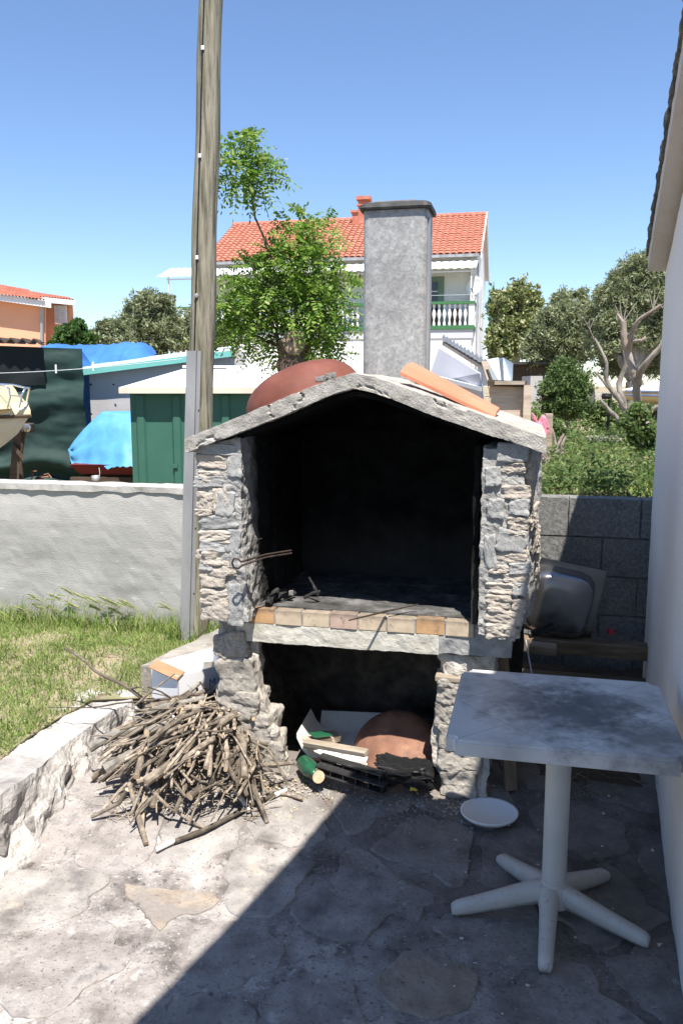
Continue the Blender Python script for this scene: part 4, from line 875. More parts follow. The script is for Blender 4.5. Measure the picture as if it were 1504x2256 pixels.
sp = [('thick branch blotched with yellow lichen at the upper left of the brushwood heap', M_lichen, M_cut, [gpz(196,1650,.22), gpz(240,1625,.25), gpz(330,1590,.30)], .022, .020),
      ('second lichen blotched branch, its broken orange end pointing at the camera', M_lichen, M_cut, [gpz(232,1695,.17), gpz(300,1655,.23), gpz(370,1615,.28)], .021, .018),
      ('long bare branch sticking up left out of the heap over the lawn edge', M_bark, M_cut, [gpz(143,1431,.52), gpz(200,1470,.46), gpz(265,1505,.40), gpz(315,1540,.34), gpz(360,1580,.31)], .006, .011),
      ('long branch with peeled white ends lying on the paving before the heap', M_bark, M_peeled, [gpz(385,1873,.02), gpz(450,1848,.03), gpz(520,1815,.035), gpz(570,1785,.045), gpz(605,1772,.05)], .010, .009),
      ('curved smooth branch arching from the heap to the magazine', M_bark, M_cut, [gpz(350,1710,.20), gpz(420,1672,.25), gpz(470,1632,.30), gpz(500,1615,.32), gpz(540,1628,.28), gpz(630,1652,.20)], .009, .006),
      ('thin forked branch leaning from the heap towards the left base pillar', M_bark, M_cut, [gpz(425,1545,.36), gpz(470,1520,.40), gpz(530,1445,.52)], .008, .004),
      ('thin twig reaching far left from the top of the heap over the lawn', M_bark, M_cut, [gpz(110,1565,.30), gpz(200,1560,.32), gpz(300,1548,.36), gpz(420,1540,.38)], .002, .005),
      ('slender twig leaning across the white box', M_bark, M_cut, [gpz(300,1552,.36), gpz(340,1518,.44), gpz(385,1484,.50)], .005, .003),
      ('straight stick hanging down at the left front of the heap', M_bark, M_cut, [gpz(285,1725,.20), gpz(300,1780,.12), gpz(322,1878,.02)], .009, .010),
      ('forked stick slanting across the front of the heap', M_bark, M_cut, [gpz(318,1725,.20), gpz(370,1775,.13), gpz(430,1820,.06), gpz(450,1830,.05)], .007, .006),
      ('stick slanting to the lower left corner of the heap', M_bark, M_cut, [gpz(280,1740,.18), gpz(262,1770,.12), gpz(202,1822,.03)], .010, .007),
      ('pale peeled stick in the lower right of the heap', M_peeled, M_cut, [gpz(516,1742,.12), gpz(535,1765,.09), gpz(548,1795,.06)], .008, .009),
      ('bent branch resting on the ground right of the heap', M_bark, M_cut, [gpz(572,1725,.11), gpz(590,1752,.08), gpz(630,1760,.07), gpz(668,1774,.06)], .009, .005),
      ('sawn branch stump pointing at the camera in the middle of the heap', M_bark, M_cut, [gpz(462,1680,.20), gpz(440,1735,.14)], .013, .014),
      ('splintered branch with a torn orange end in the middle of the heap', M_bark, M_cut, [gpz(420,1710,.18), gpz(385,1728,.16), gpz(370,1735,.15)], .018, .014),
      ('long gently bent branch lying on top of the heap', M_bark, M_cut, [gpz(372,1565,.36), gpz(348,1625,.31), gpz(312,1655,.28), gpz(300,1715,.23)], .012, .013),
      ('thin peeled twig standing in the upper part of the heap', M_peeled, M_cut, [gpz(368,1560,.37), gpz(392,1590,.35), gpz(398,1640,.28)], .005, .007)]
for i, (lab, m, m2, pts, r0, r1) in enumerate(sp):
    for p in pts: p.z = max(p.z, floor_z(p.x, p.y) + max(r0, r1) + .012)
    stick('firewood_stick', pts, r0, r1, m, 9, 300+i, m2=m2, label=lab, cat='firewood stick', kn=.1)
tips = [(gpz(385,1873,.02), gpz(345,1890,.018), 'peeled white left end piece of the long branch'), (gpz(605,1772,.05), gpz(631,1762,.05), 'peeled white right end piece of the long branch')]
for i, (p, q, lab) in enumerate(tips):
    for w_ in (p, q): w_.z = max(w_.z, floor_z(w_.x, w_.y) + .022)
    stick('peeled_twig', (p, q), .010, .008, M_peeled, 9, 350+i, m2=M_peeled, label=lab, cat='firewood stick', kn=.05, sub=3)
def heapfn(r):
    x, y = HC.x + r.uniform(-.30,.32), HC.y + r.uniform(-.36,.2); return (x, y, floor_z(x,y) + .012 + hm(x,y)*r.random()*.8)
strew('twig_litter', 520, heapfn, .011, M_bark, 9, 'twig'); strew('bark_chips', 130, lambda r: (lambda x, y: (x, y, floor_z(x,y)+.008))(HC.x+r.uniform(-.35,.5), 3.2+r.gauss(0,.13)), .006, M_cut, 10, 'chip')
# white cardboard box with print
bxo = empty('white_cardboard_box', (-.745, 3.60, .265), R(43), label='open white cardboard box with blue print between ledge and woodpile', cat='box')
def wallbox(p, q, h, t=.004):
    p = Vector(p); q = Vector(q); d = (q-p).normalized(); n = Vector((-d.y, d.x, 0))*t; return [p, q, q+n, p+n, p+Vector((0,0,h)), q+Vector((0,0,h)), q+n+Vector((0,0,h)), p+n+Vector((0,0,h))]
mb = MB(); mb.hexa(wallbox((0,0,0),(.34,0,0),.165)); mb.hexa(wallbox((.34,0,0),(.34,.24,0),.165)); mb.hexa(wallbox((.34,.24,0),(0,.24,0),.165)); mb.hexa(wallbox((0,.24,0),(0,0,0),.165)); mb.box((0.005,0.005,-.004),(.335,.235,0))
mb.build('carton', M_card, bxo)
def ftext(body, size, loc, rot, par, m, nm='lettering'):
    fc = bpy.data.curves.new(nm, 'FONT'); fc.body = body; fc.size = size; fc.extrude = .0003; fo = bpy.data.objects.new(nm, fc); link(fo); fo.parent = par; fo.location = loc; fo.rotation_euler = rot; fc.materials.append(m); return font_to_mesh(fo)
ftext('M.DI', .052, (.165,-.0015,.075), (R(90),0,0), bxo, M_print)
mb = MB(); mb.box((.155,-.0012,.062),(.31,-.0004,.064)); mb.build('printed_rule', M_print, bxo)
mb = MB(); mb.lathe([(.0005,0),(.009,0),(.009,.001),(.0005,.001)], 14, 0, Matrix.Translation((.10,-.0002,.075)) @ Matrix.Rotation(R(90),4,'X') @ Matrix.Diagonal((.8,1.5,1,1))); mb.build('hand_hole', M_cable, bxo)
plank_('brown_flap_board', PZ(336,1462,.44), PZ(398,1490,.43), .055, .006, M_cardin, .5, label='strip of brown cardboard lying across the corner of the white box', cat='cardboard')
# rusty pipe along the wall foot
mb = MB(); mb.tube([BW(-1.35, WB-.05, .21), BW(-.95, WB-.05, .205), BW(-.62, WB-.05, .2)], .010, 7); mb.build('rusty_pipe', M_rust, label='thin rusty pipe lying along the foot of the grey wall', cat='pipe')

# ------------------------------------------------------------ table, plate
tb_o = empty('plastic_table', (.70, 2.505, 0), math.atan2(-.15, .66), label='dirty white square plastic pedestal table with a five footed base', cat='table')
mb = MB(); bm = bmesh.new(); bmesh.ops.create_cube(bm, size=1)
for v in bm.verts: v.co = Vector((v.co.x*.675, v.co.y*.63, .70 + v.co.z*.046))
bmesh.ops.bevel(bm, geom=[e for e in bm.edges if abs(e.verts[0].co.z-e.verts[1].co.z) > .01], offset=.028, segments=5, affect='EDGES')
bmesh.ops.bevel(bm, geom=[e for e in bm.edges if e.verts[0].co.z > .71 and e.verts[1].co.z > .71 and len(e.link_faces) == 2 and any(abs(f.normal.z) < .5 for f in e.link_faces)], offset=.008, segments=3, affect='EDGES')
me = bpy.data.meshes.new('tabletop'); bm.to_mesh(me); bm.free(); mobj('tabletop', me, tb_o, M_tabletop)
mb = MB(); mb.box((-.30,-.28,.66),(.30,.28,.676)); mb.build('under_frame', M_plastic, tb_o)
hz = .115
mb = MB(); mb.lathe([(.039,.12),(.0395,.4),(.0405,.66)], 28); mb.build('column', M_plastic, tb_o, smooth=True)
mb = MB(); mb.lathe([(.0415,.118),(.0425,.122),(.0425,.130),(.040,.133)], 28); mb.build('collar', M_grime, tb_o, smooth=True)
mb = MB(); mb.lathe([(.060,.055),(.058,.085),(.050,.108),(.0435,.122),(.040,.122)], 28); mb.build('hub', M_grime, tb_o, smooth=True)
ry = tb_o.rotation_euler.z
for tx, ty in ((.585,2.783),(.927,2.685),(.377,2.499),(.946,2.341),(.607,2.226)):
    d = Vector((tx-.688, ty-2.507, 0)); L_ = d.length; a = math.atan2(d.y, d.x)
    bm = bmesh.new(); secs = []
    for t, wd2, zt, zb in ((.0,.042,.112,.05),(.15,.036,.110,.045),(.3,.030,.098,.036),(.6,.026,.072,.018),(.88,.024,.050,.004),(1.0,.023,.040,.0),(1.05,.018,.028,.002)):
        x = t*L_; tp = .62
        secs.append([bm.verts.new(p) for p in ((x,-wd2,zb),(x,wd2,zb),(x,wd2*.97,mix(zb,zt,.6)),(x,wd2*tp,zt),(x,-wd2*tp,zt),(x,-wd2*.97,mix(zb,zt,.6)))])
    for i in range(len(secs)-1):
        for k in range(6): bm.faces.new((secs[i][k], secs[i+1][k], secs[i+1][(k+1) % 6], secs[i][(k+1) % 6]))
    bm.faces.new(secs[0]); bm.faces.new(list(reversed(secs[-1]))); bmesh.ops.recalc_face_normals(bm, faces=bm.faces)
    bmesh.ops.subdivide_edges(bm, edges=bm.edges[:], cuts=1, use_grid_fill=True)
    for _ in range(2): bmesh.ops.smooth_vert(bm, verts=bm.verts, factor=.35, use_axis_x=True, use_axis_y=True, use_axis_z=True)
    me = bpy.data.meshes.new('foot'); bm.to_mesh(me); bm.free(); me.polygons.foreach_set('use_smooth', [True]*len(me.polygons))
    o = mobj('foot', me, tb_o, M_grime); o.location = (-.012*math.cos(ry), .002, .012); o.rotation_euler = (0, 0, a - ry)
mb = MB(); mb.lathe([(.001,.004),(.096,.004),(.102,.010),(.111,.014),(.1135,.012),(.112,.006),(.104,-.003),(.001,-.003)], 48)
o = mb.build('white_plate', M_white, smooth=True, label='round white plate lying on the shaded paving by the right pillar', cat='plate'); o.location = (.582, 3.035, floor_z(.58,3.03)+.022); o.rotation_euler = (R(-1.5), 0, 0)

# ------------------------------------------------------------ clutter between barbecue and house
M_dk = M_timber
def wp(a, b, z): return BW(a, b, z)
plank_('long_plank', wp(1.12,1.18,.385), wp(2.0,1.18,.375), .10, .075, M_plank, label='long dirty plank laid behind the barbecue, below the steel sink', cat='plank')
plank_('lower_plank', wp(1.02,1.10,.215), wp(2.0,1.12,.20), .12, .07, M_plank, label='lower dark plank under the long dirty plank', cat='plank')
plank_('broken_board', lp(1165,1425,1.05), lp(1225,1432,1.05), .05, .05, M_palewood, .3, label='short splintered board end against the barbecue side', cat='board')
rough('rubble_pile', lambda u, v, q: wp(mix(1.02,2.0,u), mix(1.0,1.5,v), mix(.0,.17,q)), (1,.5,.15), .03, lambda p: .02*fbm(p, 7, 4), M_timber, label='dark rubble under the planks beside the barbecue', cat='rubble', kind='stuff')
# stainless sink leaning on the block wall, underside towards us
sk = empty('steel_sink', tuple(wp(1.275, 1.30, .42)), BTH, label='stainless steel sink bowl leaning bottom out against the block wall', cat='sink'); sk.rotation_euler = (R(1), R(10), BTH)
def sqr(p, e): return (abs(p[0])**e+abs(p[1])**e)**(1/e)
V = []; F = []; nn = 28
for iz, (s, d) in enumerate(((1.0,.0),(.98,-.012),(.955,-.06),(.94,-.10),(.90,-.128),(.80,-.142),(.5,-.147),(.02,-.148))):
    for k in range(nn):
        t = 2*PI*k/nn; c, s_2 = math.cos(t), math.sin(t); q = sqr((c, s_2), 4.5); V.append((.175*s*c/q, d, .18*s*s_2/q + .18))
F = [(i*nn+k, i*nn+(k+1) % nn, (i+1)*nn+(k+1) % nn, (i+1)*nn+k) for i in range(7) for k in range(nn)]
build('bowl', V, F, M_steel, sk, smooth=True)
mb = MB(); mb.box((-.25,.001,-.02),(.205,.005,.39)); mb.box((-.25,-.012,.39),(.205,.005,.394)); mb.box((.205,-.012,-.02),(.209,.005,.394)); mb.build('rim', M_steel, sk)
for i, (p, q) in enumerate(((lp(1165,1402,.98), lp(1232,1378,1.05)), (lp(1172,1392,.98), lp(1215,1374,1.1)))):
    stick('burnt_branch', (p, (p+q)/2, q), .012, .010, M_char, 8, 80+i, m2=M_char, label=('thicker' if i == 0 else 'thinner upper') + ' burnt branch lying in front of the steel sink', cat='branch')
mb = MB(); P = [lp(1158,1410,.9), lp(1163,1440,.85), lp(1170,1480,.8), lp(1176,1530,.78)]; mb.tube(P, .0035, 6); mb.build('hanging_cable', M_rope, label='thin pale cable hanging beside the right pillar', cat='cable')
o = build('red_bottle_cap', *rock_mesh(55, 5), M_red, label='small red cap on the long plank by the block wall', cat='cap'); o.location = lp(1344,1392,1.22); o.scale = (.03,.03,.035)
# leaning board in the gap beside the right base pillar
plank_('leaning_board', (BW(1.10,.10,.08)), (BW(1.04,.30,.62)), .05, .02, M_plank, label='narrow board leaning in the dark gap right of the base pillar', cat='board')
rough('dark_heap', lambda u, v, q: BW(mix(1.08,1.75,u), mix(.25,.9,v), mix(.0,.16*math.sin(PI*min(1,max(0,u))), q)), (.6,.6,.1), .025, lambda p: .012*fbm(p, 9, 4), M_timber, label='low heap of dark rubbish beside the barbecue under the table', cat='rubbish', kind='stuff')
strew('dark_debris', 220, lambda r: (lambda p: (p.x, p.y, .03+.10*r.random()))(BW(r.uniform(1.05,1.8), r.uniform(.1,1.0), 0)), .012, M_plank, 21, 'twig')

# ------------------------------------------------------------ utility pole with cable and zinc channel
pb_, pt_ = Vector((-.915, 4.93, .12)), Vector((-.640, 4.93, 5.4))
po = empty('utility_pole', (0,0,0), 0, label='tall weathered wooden utility pole with a black cable, left of the barbecue', cat='utility pole')
mb = MB(); N = 40; P = [pb_.lerp(pt_, i/N) + Vector((.004*math.sin(i*.9), 0, 0)) for i in range(N+1)]
mb.tube(P, [mix(.083, .058, i/N) for i in range(N+1)], 28, 0); mb.build('pole', M_wood, po, smooth=True)
def pside(z, ox, g=.003):
    t = (z-pb_.z)/(pt_.z-pb_.z); c = pb_.lerp(pt_, t); r = mix(.083,.058,t); x = ox*r; return Vector((c.x+x, c.y - math.sqrt(max(0, r*r-x*x)) - g, z))
mb = MB(); mb.tube([pside(z, -.42) for z in np.linspace(1.7, 5.3, 30)], .0045, 6); mb.build('cable', M_cable, po)
for z in (2.0+.02, 2.25, 2.85, 3.5, 4.15):
    pass
for v in (105, 343, 567):
    z = PY(430, v, 4.87).z; c = pside(z, -.42); mb = MB(); mb.box((c.x-.008, c.y-.008, z-.012), (c.x+.010, c.y+.004, z+.010), ch=.002); mb.build('cable_clip', M_white, po)
c = pside(PY(427,651,4.86).z, -.36); mb = MB(); mb.lathe([(.001,0),(.014,0),(.012,.006),(.001,.008)], 14, 0, Matrix.Translation(c) @ Matrix.Rotation(R(90),4,'X')); mb.build('washer', M_zinc, po)
# zinc cover channel at the foot: u-section with flanges
prof = [(-.044,.0),(-.030,.0),(-.028,-.022),(.014,-.022),(.016,.0),(.040,.0),(.040,-.003),(.018,-.003),(.016,-.025),(-.030,-.025),(-.032,-.003),(-.044,-.003)]
V = []; 
for z in (.10, 1.94):
    t = (z-pb_.z)/(pt_.z-pb_.z); c = pb_.lerp(pt_, t)
    for x, y in prof: V.append((c.x + x - .030, c.y - .080 + y*1.0, z))
n = len(prof); F = [(k, (k+1) % n, n+(k+1) % n, n+k) for k in range(n)] + [tuple(range(n)), tuple(reversed(range(n, 2*n)))]
build('zinc_channel', V, F, M_zinc, po)
mb = MB()
for z in (.5, .9, 1.25, 1.6):
    t = (z-pb_.z)/(pt_.z-pb_.z); c = pb_.lerp(pt_, t); mb.lathe([(.001,0),(.005,0),(.004,.003),(.001,.004)], 8, 0, Matrix.Translation((c.x+.005, c.y-.083, z)) @ Matrix.Rotation(R(90),4,'X'))
mb.build('channel_screws', M_galvdark, po)
# clothesline with pegs
L0 = PY(-260, 818, 6.4); L1 = PY(402, 790, 4.86)
mb = MB(); mb.tube([L0.lerp(L1, t) + Vector((0,0,-.045*4*t*(1-t))) for t in np.linspace(0,1,16)], .0022, 5); mb.build('clothesline', M_rope, label='thin pale clothesline running from the pole out of the left side', cat='clothesline')
for u, v, lab in ((123,811,'white clothes peg hanging on the clothesline, the farther one from the pole'),(205,805,'white clothes peg on the clothesline nearer the pole')):
    p = L0.lerp(L1, (u+260)/662*1.0) ; p = PY(u, v-4, mix(6.4, 4.86, (u+260)/662*.86)); mb = MB()
    for s in (-1,1): mb.box((p.x-.005, p.y+s*.003-.002, p.z-.045), (p.x+.005, p.y+s*.003+.002, p.z+.012), ch=.001)
    mb.build('clothes_peg', M_white, label=lab, cat='clothes peg')

# ------------------------------------------------------------ white house with the balcony
class Frame:
    def __init__(s, origin, yaw):
        s.o = Vector((origin[0], origin[1], 0)); s.A = Vector((math.cos(yaw), math.sin(yaw), 0)); s.B = Vector((-s.A.y, s.A.x, 0)); s.yaw = yaw
    def q(s, u, v, b=0):      # picture point on the plane at local depth b -> (a, z)
        d = ray(u, v); t = (b + s.o.dot(s.B)) / d.dot(s.B); P = Vector((0,0,EYE)) + d*t - s.o; return P.dot(s.A), P.z
    def W(s, a, b, z): return s.o + s.A*a + s.B*b + Vector((0,0,z))
p_ = PY(1050, 600, 36); HF = Frame((p_.x, p_.y), R(-12))
wh = empty('balcony_house', (p_.x, p_.y, 0), R(-12), label='white two storey house with red tiled roof and balustraded balcony', cat='house')
zE = HF.q(1050, 562)[1]; zR = zE + 2.45; zB = HF.q(1035, 716, -1.3)[1]; zG = 1.0; W_ = 12.0; D_ = 8.5; pk = 4.25
mb = MB()
# gable ended body: front wall (recessed), right side wall, floors
mb.add([(0,0,zG),(0,D_,zG),(0,D_,zE-.1),(0,pk,zR-.15),(0,0,zE-.1),(-.25,0,zG),(-.25,D_,zG),(-.25,D_,zE-.1),(-.25,pk,zR-.15),(-.25,0,zE-.1)],
       [(0,1,2,3,4),(9,8,7,6,5),(0,4,9,5),(4,3,8,9),(3,2,7,8),(2,1,6,7)])
mb.box((-W_,.25,zG),(-.252,.5,zE)); mb.box((-W_-.25,.0,zG),(-W_-.002,D_,zE-.1)); mb.box((-W_,D_-.25,zG),(-.252,D_,zE-.1))
mb.build('wall', M_whitew, wh)
mb = MB(); mb.box((-13.2,-1.32,zG-1.2),(-.1,-.02,zB-.16)); mb.build('lower_front_wall', M_whitew, wh)
mb = MB(); mb.box((-13.4,-1.42,zB-.155),(.0,.24,zB+.0)); mb.build('balcony_floor', M_greenp, wh)
mb = MB(); mb.box((-13.3,-1.36,zB-.52),(-.02,-1.322,zB-.16)); mb.build('balcony_fascia', M_shadewall, wh)
zT = HF.q(1035, 664, -1.3)[1]
mb = MB(); mb.box((-13.4,-1.44,zT-.09),(.02,-1.18,zT+.02)); mb.box((-.14,-1.17,zT-.09),(.02,-.01,zT+.02)); mb.build('balcony_rail', M_greenp, wh)
mb = MB(); [mb.box((x,-1.40,zB+.002),(x+.22,-1.22,zT-.092)) for x in (-.22,-4.6,-9.0,-13.35)]; mb.build('balcony_post', M_whitew, wh)
mb = MB(); mb.lathe([(.055,0),(.055,.07),(.035,.10),(.03,.16),(.075,.27),(.08,.33),(.045,.45),(.035,.5),(.06,.55),(.06,.60)], 10)
bh = zT-.092-zB; bal = None; k = 0
for i in range(60):
    x = -.36 - i*.215
    if any(abs(x - p) < .17 for p in (-.11,-4.5,-8.9,-13.2)) or x < -13.1: continue
    if bal is None: bal = mb.build('baluster', M_whitew, wh, smooth=True); o = bal
    else: o = bal.copy(); link(o); o.parent = wh
    o.location = (x, -1.31, zB+.001); o.scale = (1,1,bh/.60)
for j in range(5):
    o = bal.copy(); link(o); o.parent = wh; o.location = (-.06, -1.05+j*.21, zB+.001); o.scale = (1,1,bh/.60)
# awning of white corrugated sheet and its posts
za0 = HF.q(1046, 570, -.1)[1]; za1 = HF.q(1050, 588, -1.5)[1]
V = []; F = []; n = 260
for i in range(n+1):
    x = mix(-13.8, .05, i/n); c = .018*math.sin(i*1.05)
    V += [(x,-.05,za0+c),(x,-1.55,za1+c),(x,-.05,za0+c-.01),(x,-1.55,za1+c-.03)]
for i in range(n): a = i*4; F += [(a,a+1,a+5,a+4),(a+2,a+6,a+7,a+3),(a+1,a+3,a+7,a+5)]
build('awning', V, F, M_whitemetal, wh, kind=None)
mb = MB(); [mb.box((x,-1.42,zT+.02),(x+.05,-1.37,za1-.02)) for x in (-.17,-4.4,-8.9,-13.35)]; mb.box((-13.4,-1.43,za1-.16),(-.1,-1.40,za1-.11)); mb.build('awning_post', M_whitemetal, wh)
mb = MB(); mb.tube([(-13.3,-1.3,zT+.28),(-.2,-1.3,zT+.28)], .01, 4); mb.build('laundry_line', M_rope, wh)
# recessed balcony window with green surround
a0, z0 = HF.q(945, 657, .2); a1, z1 = HF.q(978, 610, .2)
mb = MB(); mb.box((a0-.2,.19,z0-.6),(a1,.249,z1+.03)); w_o = mb.build('window', M_greentrim, wh)
mb = MB(); mb.box((a0-.1,.17,z0-.5),(a1-.26,.188,z1-.2)); mb.build('pane', M_darkglass, w_o)
mb = MB(); mb.box((a0-.1,.155,z1-.62),(a1-.26,.168,z1-.57)); mb.box(((a0+a1)/2-.25,.155,z0-.5),((a0+a1)/2-.21,.168,z1-.2)); mb.build('frame', M_whitemetal, w_o)
for wx in (-4.2, -8.0, -10.8):
    mb = MB(); mb.box((wx,.19,zB+.1),(wx+1.2,.249,zB+2.4)); w_o = mb.build('window', M_greentrim, wh); mb = MB(); mb.box((wx+.15,.17,zB+.2),(wx+1.05,.188,zB+2.25)); mb.build('pane', M_darkglass, w_o)
# brown things stacked behind the balustrade
mb = MB(); mb.box((-1.1,-.5,zB+.01),(-.6,-.2,zB+.75)); mb.box((-2.4,-.5,zB+.01),(-1.5,-.2,zB+.68)); mb.build('balcony_furniture', M_rust, wh)
# roof: tiles row by row, ridge tiles, verge and gutter
nr_, ncol = 17, 46; slope_l = math.hypot(pk+.25, 2.45); 
def roof_pt(a, t, lift=0):      # t 0 at the eave, 1 at the ridge
    return Vector((a, mix(-.25, pk, t), mix(zE, zR, t) + lift))
tw = (W_+.5)/ncol; tlv = slope_l/nr_
mb = MB(); V = []; F = []; ns = 5
for s in range(2):
    for k in range(ns+1):
        t = PI*k/ns; V.append((tw*.5 - tw*.46*math.cos(t), s*tlv*1.06, .075*math.sin(t)*(1.0 if s == 0 else .82)+.03*(1-s)+.01))
V += [(V[k][0], V[k][1], V[k][2]-.03) for k in range(ns+1)]
F = [(k, k+1, ns+2+k, ns+1+k) for k in range(ns)] + [(2*(ns+1)+k, 2*(ns+1)+k+1, k+1, k) for k in range(ns)]
tile_me = bpy.data.meshes.new('roof_tile'); tile_me.from_pydata([tuple(v) for v in V], [], F); tile_me.materials.append(M_tile)
pitch = math.atan2(2.45, pk+.25); tiles = []
for r_ in range(nr_):
    for c in range(ncol): tiles.append((c, r_))
tiles.sort(key=lambda q: -q[0]); rr2 = random.Random(3); SV = []; SF = []
for i, (c, r_) in enumerate(tiles):
    p = roof_pt(-W_-.25 + c*tw, r_/nr_, .02 + rr2.uniform(-.006,.006))
    if i < 300:
        o = bpy.data.objects.new('roof_tile', tile_me); link(o); o.parent = wh; o.location = p; o.rotation_euler = (pitch, 0, 0)
    else:
        Mx = Matrix.Translation(p) @ Matrix.Rotation(pitch, 4, 'X'); b = len(SV); SV += [Mx @ Vector(v) for v in V]; SF += [tuple(b+j for j in f) for f in F]
build('roof_tiles', SV, SF, M_tile, wh, kind='stuff')
mb = MB(); mb.add([roof_pt(-W_-.25,0,-.0), roof_pt(.15,0,-.0), roof_pt(.15,1,-.0), roof_pt(-W_-.25,1,-.0)], [(0,1,2,3)]); mb.build('under_tiles', M_tile, wh)
mb = MB(); mb.add([roof_pt(-W_-.25,0,-.04), roof_pt(.15,0,-.04), roof_pt(.15,1,-.04), roof_pt(-W_-.25,1,-.04), (.15,pk*2+.25,zE-.02), (-W_-.25,pk*2+.25,zE-.02)], [(0,1,2,3),(3,2,4,5)]); mb.build('roof_deck', M_whitemetal, wh)
mb = MB(); mb.tube([(-W_-.25,pk,zR+.04),(.2,pk,zR+.04)], .11, 8); mb.build('ridge_tiles', M_tile, wh)
mb = MB(); mb.hexa([(.152,-.3,zE-.16),(.21,-.3,zE-.16),(.21,pk,zR-.10),(.152,pk,zR-.10),(.152,-.3,zE+.08),(.21,-.3,zE+.08),(.21,pk,zR+.14),(.152,pk,zR+.14)])
mb.hexa([(.152,pk,zR-.10),(.21,pk,zR-.10),(.21,pk*2+.3,zE-.16),(.152,pk*2+.3,zE-.16),(.152,pk,zR+.14),(.21,pk,zR+.14),(.21,pk*2+.3,zE+.08),(.152,pk*2+.3,zE+.08)]); mb.build('verge_board', M_whitemetal, wh)
mb = MB(); mb.box((-W_-.3,-.42,zE-.10),(.1,-.26,zE+.02)); mb.build('gutter', M_zinc, wh)
# two stage brick chimney
ca, cz = HF.q(803, 470, pk-.5)
mb = MB(); mb.box((ca-.25,pk-.8,zR-.8),(ca+.2,pk-.3,zR+.75)); mb.box((ca-.32,pk-.87,zR+.50),(ca+.27,pk-.23,zR+.56)); mb.box((ca-.35,pk-.9,zR+.76),(ca+.30,pk-.2,zR+.92)); mb.box((ca-.55,pk-.8,zR-.8),(ca-.26,pk-.3,zR+.2)); mb.box((ca-.62,pk-.87,zR+.2),(ca-.255,pk-.25,zR+.3)); mb.build('chimney', M_rust if False else M_tile, wh)
# satellite dish on the corner
dc = HF.q(1047, 632, -.9); mb = MB(); mb.lathe([(.001,.0),(.15,.012),(.30,.05),(.40,.095),(.405,.09),(.30,.04),(.001,-.015)], 24, 0, Matrix.Translation((dc[0],-.95,dc[1])) @ Matrix.Rotation(R(-35),4,'Z') @ Matrix.Rotation(R(75),4,'X'))
dsh = mb.build('satellite_dish', M_whitew, wh, smooth=True); mb = MB(); mb.tube([(dc[0],-.95,dc[1]-.35),(dc[0]-.15,-1.5,dc[1]-.1)], .018, 5); mb.tube([(dc[0],-.9,dc[1]),(dc[0],-.0,dc[1]-.1)], .025, 5); mb.build('feed_arm', M_cable, dsh)
for y0_, z0_, z1_ in ((1.0,zB+.3,zB+2.0),(5.2,zB+.4,zB+1.6),(2.0,zE+.3,zE+1.2)):
    mb = MB(); mb.box((.002,y0_,z0_),(.03,y0_+.7,z1_)); w_o = mb.build('window', M_whitemetal, wh); mb = MB(); mb.box((.031,y0_+.08,z0_+.08),(.04,y0_+.62,z1_-.08)); mb.build('pane', M_darkglass, w_o)
mb = MB(); mb.box((.005,.2,zG),(.06,.28,zE-.3)); mb.build('downpipe', M_zinc, wh)

# lean-to beside it: corrugated edge, timber beam, pale side wall
lt = empty('lean_to_shed', (0,0,0), 0, label='white lean-to shed with corrugated roof edge and timber beam, right of the flue', cat='shed')
Yl = 12.0
P1, P2, P3, P4 = PY(975,745,Yl+2), PY(1010,737,Yl+2.4), PY(1068,800,Yl-.3), PY(1050,812,Yl-.6)
mb = MB(); mb.hexa([PY(975,752,Yl+2), PY(1062,812,Yl-.3), PY(1150,812,Yl-.2+1.2), PY(1060,752,Yl+3.4), PY(975,742,Yl+2), PY(1062,797,Yl-.3), PY(1150,797,Yl-.2+1.2), PY(1060,742,Yl+3.4)]) if False else None
V = []; F = []; n = 40
for i in range(n+1):
    t = i/n; a = PY(976,738,Yl+2).lerp(PY(1068,792,Yl-.3), t); c = .022*math.sin(t*70); b = a + Vector((a.x/a.y*1.2-.02,1.2,-.02)) ; V += [a+Vector((0,0,c)), b+Vector((0,0,c+.03)), a+Vector((0,0,c*.3-.075)), b+Vector((0,0,c*.3-.05))]
for i in range(n): a = i*4; F += [(a,a+4,a+5,a+1),(a+2,a+3,a+7,a+6),(a,a+2,a+6,a+4)]
build('roof_sheet', V, F, M_whitemetal, lt)
mb = MB(); a = PY(974,760,Yl+2.1); b = PY(1064,816,Yl-.2); mb.hexa([a, b, b+Vector((.09,.02,0)), a+Vector((.09,.02,0)), a+Vector((0,0,.05)), b+Vector((0,0,.05)), b+Vector((.09,.02,.05)), a+Vector((.09,.02,.05))])
a = PY(1060,795,Yl-.35); b = PY(1082,872,Yl-.4); mb.hexa([b, b+Vector((.07,0,0)), b+Vector((.07,.07,0)), b+Vector((0,.07,0)), a, a+Vector((.09,0,0)), a+Vector((.09,.07,0)), a+Vector((0,.07,0))]); mb.build('timber_beam', M_shedboard, lt)
mb = MB(); q = [PY(966,766,Yl+1.9), PY(1056,822,Yl-.2), PY(1060,880,Yl-.2), PY(940,845,Yl+1.9)]; off = Vector((.06,.12,0)); mb.hexa([q[3], q[2], q[2]+off, q[3]+off, q[0], q[1], q[1]+off, q[0]+off]); mb.build('side_wall', M_shadewall, lt)
mb = MB(); q = [PY(945,832,Yl+1.2), PY(1058,862,Yl-.3)]; mb.hexa([q[0], q[1], q[1]+Vector((.05,.1,0)), q[0]+Vector((.05,.1,0)), q[0]+Vector((0,0,.06)), q[1]+Vector((0,0,.06)), q[1]+Vector((.05,.1,.06)), q[0]+Vector((.05,.1,.06))]); mb.build('batten', M_whitemetal, lt)
